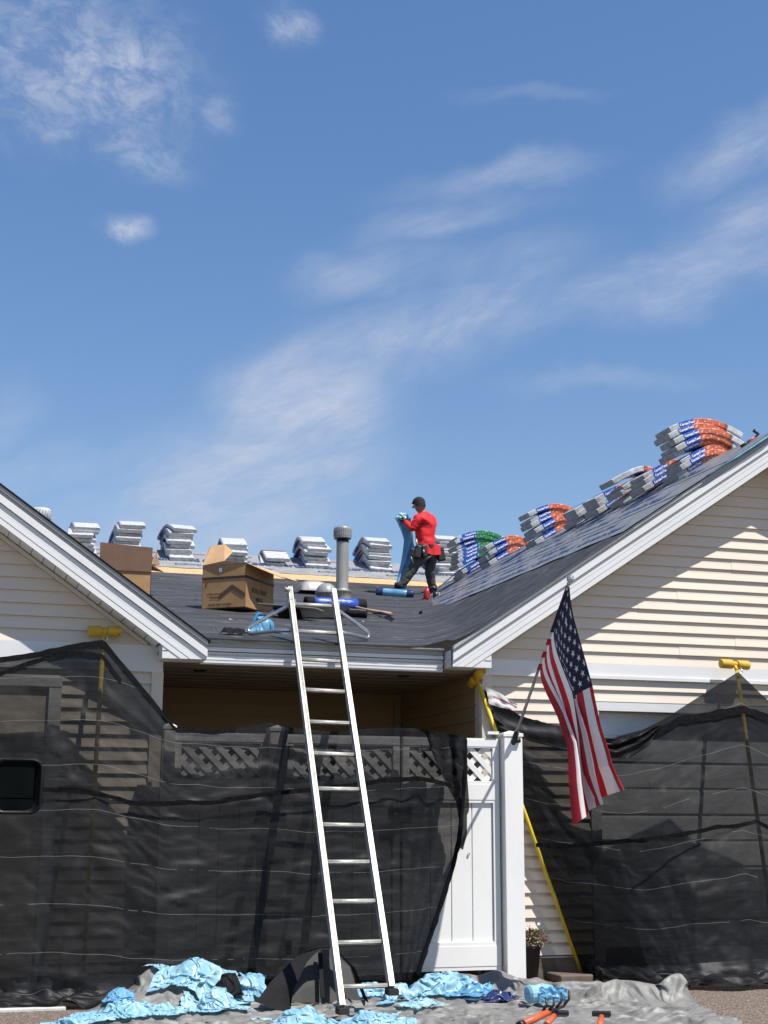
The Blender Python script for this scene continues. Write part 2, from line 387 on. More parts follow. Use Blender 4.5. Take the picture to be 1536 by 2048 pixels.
# ------------------------------------------------------------------ shared geometry of the house
YR, YC, YW, YB_PORCH = 11.2, 11.4, 11.5, 13.8
R0 = at(905, 1292, YR); R1 = at(1536, 872, YR); MR = (R1.z-R0.z)/(R1.x-R0.x)
L0 = at(415, 1283, YR); L1 = at(0, 972, YR); ML = (L1.z-L0.z)/(L1.x-L0.x)      # negative
XA = at(1563, 858, YR).x; ZA = R0.z+MR*(XA-R0.x)
ZE = at(650, 1287, YC).z
PERS = at(825, 1193, 20.0)
SL = (PERS.z-ZE)/(20.0-YC)
YBRK, YRDG = 20.9, 22.25
ZRDG = at(600, 1119, YRDG).z; ZBRK = ZE+SL*(YBRK-YC); SM = (ZRDG-ZBRK)/(YRDG-YBRK)
NLOW = V((0, -SL, 1)).normalized(); PLOW = V((0, YC, ZE))
NR = V((-MR, 0, 1)).normalized(); NM = V((0, -SM, 1)).normalized()
def z_low(y): return ZE+SL*(y-YC)
def z_right(x): return R0.z+MR*(x-R0.x)
def z_left(x): return L0.z+ML*(x-L0.x)
def low(px, py, h=0): return on(px, py, PLOW+NLOW*h, NLOW)
def smax(a, b, k):
    h = max(k-abs(a-b), 0)/k; return max(a, b)+h*h*k*.25
X_BAND = on(1265, 1057, R0, NR).x                # where the grey underlayment starts on the right slope

XLC = at(322, 1420, YW).x                       # right corner of the left wing
XRC = at(962, 1420, YW).x                       # left corner of the right wing
Z_SOF = at(650, 1333, YC).z

# ------------------------------------------------------------------ ground
MB().quad((-300, -60, 0), (300, -60, 0), (300, 400, 0), (-300, 400, 0)).build('ground', mat('far_ground', (.16, .14, .11), .9, .2, .5), kind='structure')
MB().quad((-14, -14, .004), (20, -14, .004), (20, 11.6, .004), (-14, 11.6, .004)).build('driveway', MT['drive'], kind='structure')
ap = MB(); x1 = atz(135, 2018, .03).x; ap.box((x1-2.5, 10.98, .015), (2.5, .46, .015), 0)
bevel(ap.build('garage_apron', MT['concrete'], kind='structure'), .008)

# ------------------------------------------------------------------ house
house = thing('house', (4.5, 13, 0), 'cream sided single storey duplex with two garage gables being reroofed', 'house')


def siding(parent, Y, z0, z1, xa, xb, exp=.1016, joint=None, phase=0.0, mt_='siding'):
    """one plank per course; xa/xb are functions of z"""
    wallp = []
    k0 = int(math.floor((z0-phase)/exp)); k = k0
    while phase+k*exp < z1-1e-4:
        a = max(z0, phase+k*exp); b = min(z1, phase+(k+1)*exp); k += 1
        if b-a < .012: continue
        yb = Y-.023+(.014*(1-(b-a)/exp))
        al, ar, bl, br = xa(a), xb(a), xa(b), xb(b)
        if ar-al < .03: continue
        if br-bl < .01: br = bl+.01
        spans = [(al, ar, bl, br)]
        j = joint(k) if joint else None
        if j and al+.2 < j < min(ar, br)-.2:
            spans = [(al, j, bl, j), (j-.012, ar, j-.012, br)]
        for q, (p0, p1, q0, q1) in enumerate(spans):
            e = .0025 if q else 0
            f = (b-a)*.42
            def xx(l, t): return lerp(l[0], l[1], t)
            vs = []
            for (p, qq) in ((p0, q0), (p1, q1)):
                vs += [(p, Y, a), (p, yb-e, a), (p, yb-e+.001, a+.006), (lerp(p, qq, .5), Y-.0095-e, lerp(a, b, .55)), (qq, Y-.003-e, b), (qq, Y, b)]
            m = MB(); m.add(vs, [(0, 6, 7, 1), (1, 7, 8, 2), (2, 8, 9, 3), (3, 9, 10, 4), (4, 10, 11, 5), (0, 1, 2, 3, 4, 5), (11, 10, 9, 8, 7, 6)])
            m.build('siding_plank', MT[mt_], parent)


XLE = L0.x; XRE = R0.x
zbl0, zbl1 = at(250, 1341, YW).z, at(250, 1290, YW).z            # frieze on the left wing
zbr0, zbr1 = at(1175, 1356, YW).z, at(1175, 1326, YW).z
SOF_T = .30*math.sqrt(1+ML*ML)                                   # vertical drop from roof edge to soffit underside
# left wing
XLG = at(97, 1390, YW).x; zlg = at(60, 1372, YW).z               # garage opening on the left wing
lw = MB(); lw.prism([(-4, YW, 0), (XLC, YW, 0), (XLC, YW, Z_SOF), (XLC, YW, z_left(XLC)-.25), (-.9, YW, z_left(-.9)-.25), (-4, YW, z_left(-.9)-.25+ML*-3.1*-1)], (0, .15, 0))
lw = lw.build('gable_wall', MT['siding'], house)
def rake_l(z): return L0.x+(z+SOF_T-.02-L0.z)/ML
siding(lw, YW, zbl1, 4.3, lambda z: -3.2, lambda z: min(XLC, rake_l(z)), joint=lambda k: [None, .55, None, None, -.2][k % 5], phase=zbl1)
siding(lw, YW, .16, zbl0, lambda z: (XLG+.10 if z < zlg+.05 else -3.2), lambda z: XLC-.085, phase=zbl0)
# right wing
XRG = at(1196, 1460, YW).x; zrg = at(1196, 1421, YW).z
rwm = MB(); XR2 = 2*XA-XRC
rwm.box(((XRC+XRG)/2, YW+.075, zrg/2), ((XRG-XRC)/2, .075, zrg/2)).box(((XRG+4.9+XR2)/2, YW+.075, zrg/2), ((XR2-XRG-4.9)/2, .075, zrg/2))
rwm.prism([(XRC, YW, zrg), (XR2, YW, zrg), (XR2, YW, z_right(XRC)-.25), (XA, YW, ZA-.25), (XRC, YW, z_right(XRC)-.25)], (0, .15, 0))
rw = rwm.build('gable_wall', MT['siding'], house)
def rake_r(z): return R0.x+(z+SOF_T-.02-R0.z)/MR
jx = [at(1358, 1260, YW).x, None, at(1358, 1260, YW).x, at(1470, 1260, YW).x, None, None, at(1280, 1300, YW).x]
siding(rw, YW, zbr1, ZA-.3, lambda z: max(XRC, rake_r(z)), lambda z: min(2*XA-XRC, 2*XA-rake_r(z)), joint=lambda k: jx[k % 7], phase=zbr1)
siding(rw, YW, zrg+.07, zbr0, lambda z: XRC+.085, lambda z: 10.4, phase=zbr0)
siding(rw, YW, at(1150, 1914, YW).z, zrg+.07, lambda z: XRC+.085, lambda z: XRG-.09, phase=zbr0)
# frieze boards and corner boards
MB().box(((-3.2+XLC)/2, YW-.012, (zbl0+zbl1)/2), ((XLC+3.2)/2, .014, (zbl1-zbl0)/2)).box(((-3.2+XLC)/2, YW-.02, zbl0+.006), ((XLC+3.2)/2, .016, .012)).build('frieze_board', MT['white'], house)
MB().box(((XRC+10.8)/2, YW-.012, (zbr0+zbr1)/2), ((10.8-XRC)/2, .014, (zbr1-zbr0)/2)).box(((XRC+10.8)/2, YW-.022, zbr0+.008), ((10.8-XRC)/2, .02, .014)).build('frieze_board', MT['white'], house)
for (xa_, xb_, zt) in ((XLC-.09, XLC+.006, zbl0-.003), (XRC-.006, XRC+.09, zbr0-.003)):
    c = MB(); c.box(((xa_+xb_)/2, YW-.014, zt/2+.06), ((xb_-xa_)/2, .017, zt/2-.06))
    xe = xb_ if xb_ < 3 else xa_
    s_ = 1 if xb_ < 3 else -1
    c.box((xe+s_*.004-s_*.012, YW+.052, zt/2+.06), (.012, .05, zt/2-.06))
    bevel(c.build('corner_board', MT['siding'], house), .004)
MB().box((XRC+.9, YW+.02, .12), (.9, .03, .118)).build('foundation', MT['stone'], house)
# garage doors
def garage_door(xa_, xb_, zt, sgn):
    d = MB(); d.box(((xa_+xb_)/2, YW+.12, zt/2), ((xb_-xa_)/2, .02, zt/2)); o = d.build('garage_door', MT['door'], house)
    n = 5
    for i in range(n):
        h = zt/n; zc = h*(i+.5)
        p = MB(); p.box(((xa_+xb_)/2, YW+.092, zc), ((xb_-xa_)/2, .008, h/2-.004))
        for j in range(2): p.box(((xa_+xb_)/2, YW+.081, zc-h/4+j*h/2), ((xb_-xa_)/2, .004, h/4-.018))
        p.build('door_panel', MT['door'], o)
    f = MB(); f.box(((xa_+xb_)/2, YW-.012, zt+.035), ((xb_-xa_)/2+.10, .022, .037))
    for s_ in (0, 1):
        x = xa_-.05 if s_ == 0 else xb_+.05
        f.box((x, YW-.010, zt/2), (.048, .020, zt/2-.001))
        f.box((xa_+.006 if s_ == 0 else xb_-.006, YW+.045, zt/2), (.006, .03, zt/2-.002))
    f.build('door_frame', MT['white'], house)
garage_door(XRG, XRG+4.9, zrg, 1)
garage_door(XLG-4.9, XLG, zlg, -1)
# porch recess between the wings
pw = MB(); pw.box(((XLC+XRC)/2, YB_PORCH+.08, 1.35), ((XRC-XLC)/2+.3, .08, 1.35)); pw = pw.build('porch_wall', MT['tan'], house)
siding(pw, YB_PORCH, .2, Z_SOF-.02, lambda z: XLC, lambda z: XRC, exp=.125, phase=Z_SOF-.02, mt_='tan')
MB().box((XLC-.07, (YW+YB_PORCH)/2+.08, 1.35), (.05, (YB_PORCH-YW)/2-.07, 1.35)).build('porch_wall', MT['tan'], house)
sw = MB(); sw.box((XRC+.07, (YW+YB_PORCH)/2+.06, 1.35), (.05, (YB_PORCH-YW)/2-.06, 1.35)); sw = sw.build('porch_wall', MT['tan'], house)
z = Z_SOF-.02
while z > .25:                                     # side wall planks run in depth
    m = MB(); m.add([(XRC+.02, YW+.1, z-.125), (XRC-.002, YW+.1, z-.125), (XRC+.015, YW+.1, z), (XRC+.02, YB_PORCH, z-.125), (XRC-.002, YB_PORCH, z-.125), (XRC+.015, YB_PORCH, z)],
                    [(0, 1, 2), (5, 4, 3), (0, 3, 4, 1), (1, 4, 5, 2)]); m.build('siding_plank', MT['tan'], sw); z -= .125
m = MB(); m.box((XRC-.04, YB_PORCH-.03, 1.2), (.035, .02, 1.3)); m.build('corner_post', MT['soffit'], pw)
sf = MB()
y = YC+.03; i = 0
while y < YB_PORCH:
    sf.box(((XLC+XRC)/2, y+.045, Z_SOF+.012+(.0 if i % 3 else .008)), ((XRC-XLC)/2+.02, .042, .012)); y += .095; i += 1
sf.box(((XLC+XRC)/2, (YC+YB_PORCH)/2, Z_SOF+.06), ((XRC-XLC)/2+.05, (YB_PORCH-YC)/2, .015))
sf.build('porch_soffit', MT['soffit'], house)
for (px, py) in ((400, 1341), (808, 1352)):
    Pq = on(px, py, (0, 0, Z_SOF-.002), V((0, 0, 1)))
    MB().lathe([(0.001, -.01), (.045, -.012), (.062, 0), (.062, .01)], Pq, n=16).build('soffit_light', MT['black_metal'], house)
# eave fascia over the porch: ribbed aluminium under a grey drip edge
XF0, XF1 = L0.x-.02, R0.x-.02
prof = [(0, .050, .022, 'grey_trim'), (.022, .010, .060, 'grey_trim'), (.064, .018, .095, 'white'), (.102, .0, .128, 'white'), (.131, .006, .164, 'white'), (.167, .000, .20, 'white')]
fz = ZE-.004
fa = MB()
for d0, o_, d1, mm in prof:
    fa.box(((XF0+XF1)/2, YC-o_/2+.02, fz-(d0+d1)/2), ((XF1-XF0)/2, .02+o_/2, (d1-d0)/2), 0 if mm == 'white' else 1)
fa.box(((XF0+XF1)/2, YC+.035, fz-.1), ((XF1-XF0)/2, .012, .098), 2)
fa.box(((XF0+XF1)/2, YC+.01, Z_SOF+.004), ((XF1-XF0)/2, .022, .006), 0)
fa.build('eave_fascia', [MT['white'], MT['grey_trim'], MT['dark_line']], house)


def clip_z(P, zc):
    out = []
    for i, p in enumerate(P):
        q = P[(i+1) % len(P)]
        if p.z >= zc: out.append(p)
        if (p.z >= zc) != (q.z >= zc): out.append(p.lerp(q, (zc-p.z)/(q.z-p.z)))
    return out
def rake(name, A, m, xend, sgn, zcut):
    """rake board from the eave point A up the slope; sgn +1 climbs to +X"""
    d = V((sgn, 0, abs(m))).normalized(); n = V((-d.z*sgn, 0, d.x*sgn)) if sgn > 0 else V((d.z, 0, -d.x))
    if n.z < 0: n = -n
    Lg = abs(xend-A.x)/abs(d.x)
    P0 = V((A.x, YR, A.z)); P1 = P0+d*Lg
    plumb = abs(m)*1.0
    mats_ = [MT['white'], MT['grey_trim'], MT['dark_line']]
    rows = [(0, .030, .026, 1), (.026, .014, .050, 1), (.053, .020, .104, 0), (.109, .002, .152, 0), (.1545, .006, .195, 0), (.1975, .003, .238, 0)]
    b = MB()
    for d0, o_, d1, mi in rows:
        # plumb cut at the eave: a row that lies lower starts further along the slope
        def pt(dd, end):
            if end: return P1-n*dd
            return P0-n*dd-d*(dd*abs(m))
        a0, a1, b0, b1 = pt(d0, 0), pt(d1, 0), pt(d0, 1), pt(d1, 1)
        poly = clip_z([q+V((0, -o_, 0)) for q in (a0, b0, b1, a1)], zcut)
        if len(poly) > 2: b.prism(poly if sgn > 0 else poly[::-1], (0, o_+.02, 0), mi)
    a0, b0 = pt(.02, 0), pt(.02, 1); a1, b1 = pt(.23, 0), pt(.23, 1)
    poly = clip_z([q+V((0, .022, 0)) for q in (a0, b0, b1, a1)], zcut+.004)
    b.prism(poly, (0, .012, 0), 2)
    o = b.build('rake_board', mats_, house)
    # joint straps where two lengths of cladding meet
    return o, P0, P1, d, n


ZCL, ZCR = at(410, 1319, YR).z, at(905, 1333, YR).z
rl = rake('rake', L0, ML, -3.6, -1, ZCL)
rr = rake('rake', R0, MR, XA, 1, ZCR)
d2 = V((1, 0, -MR)).normalized(); b = MB(); nn = V((MR, 0, 1)).normalized()
PA = V((XA, YR, ZA)); PB_ = PA+d2*4.2
for d0, o_, d1, mi in [(0, .040, .05, 1), (.056, .030, .105, 0), (.112, .006, .236, 0)]:
    b.prism([PA-nn*d0+V((0, -o_, 0)), PB_-nn*d0+V((0, -o_, 0)), PB_-nn*d1+V((0, -o_, 0)), PA-nn*d1+V((0, -o_, 0))], (0, o_+.02, 0), mi)
b.build('rake_board', [MT['white'], MT['grey_trim']], house)
# soffit panels under the two visible rakes
for (o, P0, P1, d, n), kk in ((rl, 46), (rr, 46)):
    step = .112
    for i in range(40):
        a = P0+d*(.30+i*step)-n*.238; e = a+d*(step-.006)
        if (a-P0).length > (P1-P0).length: break
        m = MB(); m.prism([a, e, e+n*.012, a+n*.012], (0, YW-YR-.004, 0)); m.build('soffit_panel', MT['white'], house)
# j-channel trim where the siding meets the soffit
for (o, P0, P1, d, n) in (rl, rr):
    a = P0+d*.36-n*.262+V((0, YW-YR-.02, 0)); e = P1-n*.262+V((0, YW-YR-.02, 0))
    MB().bar(a, e, .022, .03, n).build('channel_trim', MT['siding'], house)
# boxed eave returns
def eave_return(A, m, zb, xin):
    xo = A.x; t_ = abs(m)
    poly = [V((xo, YR+.003, zb)), V((xin, YR+.003, zb)), V((xin, YR+.003, A.z+abs(xin-xo)*t_-.262)), V((xo, YR+.003, A.z-.03))]
    if xin < xo: poly = poly[::-1]
    b = MB(); b.prism(poly, (0, YW-YR-.03, 0), 0)
    for k in (1, 2):
        z = zb+.060*k; xs0 = xo+(xin-xo)*min(.93, max(0, (z+.30-A.z)/t_/abs(xin-xo)))
        b.box(((xs0+xin)/2, YR+.0025, z), (abs(xin-xs0)/2-.003, .0025, .0018), 1)
    # cheek of the box towards the porch
    s_ = 1 if xin > xo else -1
    b.box((xo+s_*.012, (YR+YC)/2+.005, (zb+A.z-.03)/2), (.010, (YC-YR)/2+.004, (A.z-.03-zb)/2-.001), 0)
    b.build('eave_return', [MT['white'], MT['dark_line']], house)
eave_return(L0, ML, ZCL, at(325, 1300, YR).x)
eave_return(R0, MR, ZCR, at(983, 1300, YR).x)

# ------------------------------------------------------------------ roof surfaces
def felt_z(x, y):
    zl = z_low(y); zr = z_right(x); zz = smax(zl, zr, .26)
    zz = max(zz, z_left(x)) if x < XLE+.6 else zz
    zm = ZBRK+SM*(y-YBRK); zz = smax(zz, zm, .10)
    w = math.exp(-((zl-zr)/.16)**2)
    wr = .012*nz(x*1.1+3, y*2.6)*(.5+w*2.0)+.010*w*nz(x*3, y*7, 4)+.004*nz(x*.9, y*7, 9)
    fr = ((y-YC+.04*nz(x*.7, 3)) % .92)/.92; lap = .007*(1-fr)*(w < .5)
    return zz+wr*min(1, (y-YR)*2+.15)+lap
fm = MB()
fm.grid(lambda u, v: (lerp(L0.x-.9, R0.x, u), lerp(YC-.055, YBRK+.42, v), felt_z(lerp(L0.x-.9, R0.x, u), lerp(YC-.055, YBRK+.42, v))), 60, 150)
X_END = XA+.02
def fgx(u): return R0.x+(X_BAND+.1-R0.x)*u
fm.grid(lambda u, v: (fgx(u), lerp(YR-.046, YBRK+.42, v), felt_z(fgx(u), lerp(YR-.046, YBRK+.42, v))), 60, 190)
# beyond the gable the low roof carries on to the right, behind the ridge
def felt_far(u, v):
    x = lerp(X_BAND+.1, 10.5, u); y = lerp(16.2, YBRK+.42, v); zl, zr = max(z_low(y), ZBRK+SM*(y-YBRK)), z_right(min(x, 2*XA-x))
    z = felt_z(x, y) if x < XA else max(zl, zr)
    k = min(1, max(0, (zr-zl+.05)/.12)); return (x, y, z-.075*k)
fm.grid(felt_far, 70, 60)
fm.build('roof_felt', MT['felt'], house)
# felt front edge curling over the drip edge
ed = MB()
ed.grid(lambda u, v: (lerp(L0.x+.02, R0.x-.02, u), YC-.058-.012*v, ZE-.012-(.012+.020*max(0, nz(u*9, 2))+.008*max(0, nz(u*31, 3)))*v+.012), 90, 1)
ed.build('felt_edge', MT['felt_sheet'], house)
# OSB strip and the grey underlayment of the main roof
def main_z(y, h): return ZBRK+SM*(y-YBRK)+h
MB().grid(lambda u, v: (lerp(L0.x-3, 11.5, u), lerp(YBRK+.36, YBRK+.62, v), main_z(lerp(YBRK+.36, YBRK+.62, v), .004+(.0 if v < .1 else .012))), 40, 3).build('osb_strip', MT['osb'], house)
def und(u, v):
    x = lerp(L0.x-3, 11.5, u); y0 = YBRK+.56+.03*nz(x*1.3, 1)+.015*nz(x*4, 2); y = lerp(y0, YRDG, v)
    return (x, y, und_z(x, y))
def und_z(x, y): return main_z(y, .024)+.008*nz(x*2.2, y*4)+.004*nz(x*6, y*6)
us = MB().grid(und, 240, 30).build('roof_underlayment', MT['under_main'], house)
MB().grid(lambda u, v: (lerp(L0.x-3, 11.5, u), lerp(YRDG, YRDG+4, v), ZRDG-.02-.6*4*v), 2, 1).build('back_slope', MT['under'], house)
# right wing: three laps of underlayment running in depth, and the other slope
YV = YBRK+.5
courses = []
def course_z(x, y): return z_right(x)+.010+.007*nz(x*3, y*1.3, 1)+.005*nz(x*6, y*2.3, 5)
for i in range(3):
    xa_ = lerp(X_BAND-.015, XA, i/3.); xb_ = lerp(X_BAND-.015, XA, (i+1)/3.)+(.05 if i < 2 else 0)
    def cz(u, v, xa_=xa_, xb_=xb_, i=i):
        y = lerp(YR-.05, YV, v); x = lerp(xa_+.018*nz(y*1.4, i), xb_, u); x = min(x, XA)
        return (x, y, course_z(x, y)+.006*(1-u))
    courses.append(MB().grid(cz, 14, 240).build('roof_underlayment', MT['under'], house))
MB().quad((XA, YR-.04, ZA+.004), (XA+4.2, YR-.04, ZA-MR*4.2), (XA+4.2, YV, ZA-MR*4.2), (XA, YV, ZA+.004)).build('back_slope', MT['under'], house)
# left wing roof slopes (edge on to the viewer)
MB().grid(lambda u, v: (lerp(-3.6, L0.x, u), lerp(YR-.04, 18, v), z_left(lerp(-3.6, L0.x, u))+.004), 4, 4).build('wing_slope', MT['under'], house)
MB().prism([(L0.x+.02, YR-.042, z_left(L0.x+.02)+.004), (-3.6, YR-.042, z_left(-3.6)+.004), (-3.6, YR-.042, z_left(-3.6)+.016), (L0.x+.02, YR-.042, z_left(L0.x+.02)+.016)], (0, .5, 0)).build('felt_edge', MT['felt_sheet'], house)
# drip flap: teal back of the underlayment turned up along the rake near the apex
fl = MB()
def flap(u, v):
    x = lerp(at(1405, 985, YR).x, XA, u); w = .10*(u*(1.25-u)*2.2)+.02*nz(u*8)
    return (x+.0, YR-.052-.02*math.sin(v*PI), z_right(x)+.022-w*v*(.55+.3*nz(u*6, 3)))
fl.grid(flap, 26, 4); fl.build('underlayment_flap', mat('teal_film', (.02, .075, .13), .35, .3, 9, col2=(.04, .16, .22)), house)

# lettering on the underlayment (flat print)
_txt = {}
def text_mesh(s, size, mt):
    k = (s, size, mt.name)
    if k not in _txt:
        cu = bpy.data.curves.new('lettering', 'FONT'); cu.body = s; cu.size = size; cu.align_x = 'CENTER'; cu.align_y = 'CENTER'; cu.resolution_u = 2; cu.offset = .006 if size > .1 else .0015
        o = bpy.data.objects.new('tmp', cu); COL.objects.link(o); dg = bpy.context.evaluated_depsgraph_get()
        me = bpy.data.meshes.new_from_object(o.evaluated_get(dg)); bpy.data.objects.remove(o); me.materials.clear(); me.materials.append(mt); me.name = 'lettering'
        _txt[k] = me
    return _txt[k]
def put_text(s, size, mt, P, xdir, ydir, parent, name='lettering'):
    x = V(xdir).normalized(); n = x.cross(V(ydir)).normalized(); y = n.cross(x)
    o = link(name, text_mesh(s, size, mt)); m_ = Matrix((x, y, n)).transposed().to_4x4(); m_.translation = V(P)
    o.matrix_world = m_
    if parent is not None:
        o.parent = parent; o.matrix_parent_inverse = wm(parent).inverted()
    return o
def merged_text(items, name, mt, parent, surf=None):
    b = MB()
    for s, size, P, xd, yd in items:
        me = text_mesh(s, size, mt); x = V(xd).normalized(); n = x.cross(V(yd)).normalized(); y = n.cross(x)
        vs = [V(P)+x*v.co.x+y*v.co.y+n*v.co.z for v in me.vertices]
        if surf:
            for q in vs: q.z = surf(q.x, q.y)+.011
        b.add(vs, [tuple(p.vertices) for p in me.polygons])
    return b.build(name, mt, parent, kind='stuff')
yv = V((0, 1, SM)).normalized()
it = []
for i in range(-4, 8):
    yy = YBRK+.56+.36; x = 3.10+i*1.14
    it.append(('CertainTeed', .215, (x, yy, main_z(yy, .042)), (1, 0, 0), yv))
    yy = YBRK+.56+.15; it.append(('RoofRunner', .085, (x+.34, yy, main_z(yy, .042)), (1, 0, 0), yv))
merged_text(it, 'printed_lettering', MT['ink'], us, und_z)
it = []
for i in range(-6, 14):
    yy = YRDG-.13; it.append(('RoofRunner', .10, (2.8+i*.75, yy, main_z(yy, .042)), (1, 0, 0), yv))
merged_text(it, 'printed_lettering', MT['ink_red'], us, und_z)
xs = V((1, 0, MR)).normalized()
for ci, c in enumerate(courses):
    it = []
    for r in range(2):
        for i in range(9):
            x = lerp(X_BAND, XA, (ci+.27+.42*r)/3.); y = YR+.75+i*1.14+.5*r+.23*ci
            it.append(('CertainTeed', .19 if r == 0 else .15, (x, y, z_right(x)+.034), (0, -1, 0), xs))
    merged_text(it, 'printed_lettering', MT['ink'], c, course_z)

# ------------------------------------------------------------------ shingle bundles
BL, BT = .98, .059
def bundle_mesh(bw, slope, segs, seed, rad=.10, soft=1.0, thick=BT):
    """a wrapped bundle draped over a ridge: local x across the ridge, y along it; segs = [(end fraction, material index)]"""
    rng = random.Random(seed); b = MB(); n = 24; ring = 8
    L2 = BL/2; c = math.cos(math.atan(slope))
    def pos(t):                                   # t in [-1,1]
        u = t*L2*c; z = -slope*(math.sqrt(u*u+rad*rad)-rad)
        return u, z
    k = 0
    ph = rng.random()*9
    for i in range(n+1):
        t = -1+2*i/n
        if t == 0: pass
        u, z = pos(t); u1, z1 = pos(t+.02); d = V((u1-u, 0, z1-z)).normalized(); nn_ = V((-d.z, 0, d.x))
        end = min(1, (1-abs(t))*9)
        h = thick/2*(.93+.07*end**.5)*(1+.05*nz(t*4, ph)); w = bw/2*(.97+.03*end)*(1+.015*nz(t*5, ph+3))
        ch = min(h*.35, .010)
        for (yy, hh) in ((-w, -h+ch), (-w, h-ch), (-w+ch*1.2, h), (w-ch*1.2, h), (w, h-ch), (w, -h+ch), (w-ch*1.2, -h), (-w+ch*1.2, -h)):
            b.v.append(V((u, yy, z))+nn_*(hh+.003*nz(t*9, yy*12, ph)*soft))
    for i in range(n):
        tm = (i+.5)/n; mi = next(m for e, m in segs if tm <= e)
        for j in range(ring):
            b.f.append([i*ring+j, i*ring+(j+1) % ring, (i+1)*ring+(j+1) % ring, (i+1)*ring+j]); b.m.append(mi); b.sm.append(False)
    b.f.append(list(range(ring))); b.m.append(segs[0][1]); b.sm.append(False)
    b.f.append(list(range(n*ring, n*ring+ring))[::-1]); b.m.append(segs[-1][1]); b.sm.append(False)
    return b.mesh('shingle_bundle', [MT['wrap_white'], MT['wrap_grey'], MT['wrap_blue'], MT['wrap_orange'], MT['wrap_red'], MT['wrap_green']])


ORD = ['topmost', 'second from top', 'third from top', 'fourth from top', 'fifth from top', 'sixth from top', 'seventh from top', 'eighth from top', 'ninth from top', 'tenth from top', 'eleventh from top', 'twelfth from top']
def ordinal(k, n):
    if n == 1: return 'only'
    return 'lowest' if k == n-1 else ORD[k]
# white stacks on the far main ridge: near ends face the viewer
segs_w = [[(.36, 0), (.66, 4), (.86, 2), (1, 1)], [(.33, 0), (.70, 4), (.88, 2), (1, 0)], [(.40, 0), (.62, 4), (.84, 2), (1, 1)]]
WR = [.05, .10, .16, .23, .30]
wm_ = [[bundle_mesh(.39, .60, segs_w[j], 11+i*3+j, rad=WR[i], thick=.060) for j in range(3)] for i in range(5)]
white_stacks = [(166, 7, 'in the stack half hidden by the left rake'), (249, 8, 'in the stack behind the dark carton flap'),
                (357, 8, 'in the stack between the two cartons'), (471, 5, 'in the stack behind the torn open carton'),
                (553, 2, 'in the lone pair left of the vent pipe'), (634, 7, 'in the stack just left of the vent pipe'),
                (760, 8, 'in the stack between the vent pipe and the roofer'), (896, 10, 'in the stack right behind the roofer')]
c_ = math.cos(math.atan(.6))
for si, (px, n, where) in enumerate(white_stacks):
    lo_, hi_ = -5, 12
    for _ in range(40):
        mid = (lo_+hi_)/2
        if pj((mid, YRDG-.4, ZRDG-.2))[0] < px: lo_ = mid
        else: hi_ = mid
    xs_ = lo_; rs = random.Random(si*5+1); lean = rs.uniform(-.006, .012)
    for k in range(n):                               # k from the bottom
        top = n-1-k
        o = link('shingle_bundle', wm_[min(4, round(k*.55))][rs.randrange(3)])
        jx_, jy_ = rs.gauss(0, .015)+lean*k*(1 if si != 5 else -1), rs.gauss(0, .03)
        o.location = (xs_+jx_*1.3, YRDG+jy_-.04, ZRDG+.028+k*.0525); o.rotation_euler = (rs.gauss(0, .012), 0, PI/2+rs.gauss(0, .05))
        tag(o, f'white shingle bundle, {ordinal(top, n)} {where}', 'shingle bundle', 'white shingle bundles along the far ridge')

# coloured stacks over the ridge of the right wing
sgn_o = [(.11, 1), (.32, 2), (.74, 3), (.79, 4), (1, 0)]
sgn_o2 = [(.13, 1), (.34, 2), (.76, 3), (.81, 4), (1, 0)]
sgn_g = [(.10, 1), (.37, 2), (.82, 5), (1, 0)]
sgn_r = [(.22, 1), (.46, 0), (.52, 4), (.84, 3), (.94, 2), (1, 1)]
RADS = [.07, .13, .20, .28, .37]; RT_ = .066
om = [bundle_mesh(.34, .667, sgn_o if i % 2 else sgn_o2, 31+i, rad=RADS[i], thick=RT_) for i in range(5)]
gm = [bundle_mesh(.34, .667, sgn_g, 51+i, rad=RADS[i], thick=RT_) for i in range(5)]
rm = bundle_mesh(.34, .667, sgn_r, 61, rad=.17, thick=RT_)
lab_fr = .31
def band_mesh(segc, bw, slope, rad):
    return None
right_stacks = [   # left-end pixel, count, meshes, where, spread
    (1338, 8, om, 'in the tallest orange stack nearest the rake', 1),
    (1280, 3, om, 'in the short stack left of the tallest one', 0),
    (1232, 4, om, 'in the stack with a jutting top bundle', 0),
    (1184, 3, om, 'in the short stack left of the jutting bundle', 0),
    (1140, 3, om, 'in the short stack touching the slumped stack', 0),
    (1056, 6, om, 'in the slumped stack at mid ridge', 0),
    (966, 4, om, 'in the low stack before the green one', 0),
    (913, 9, gm, 'in the stack beside the roofer', 0)]
cr = math.cos(math.atan(.667))
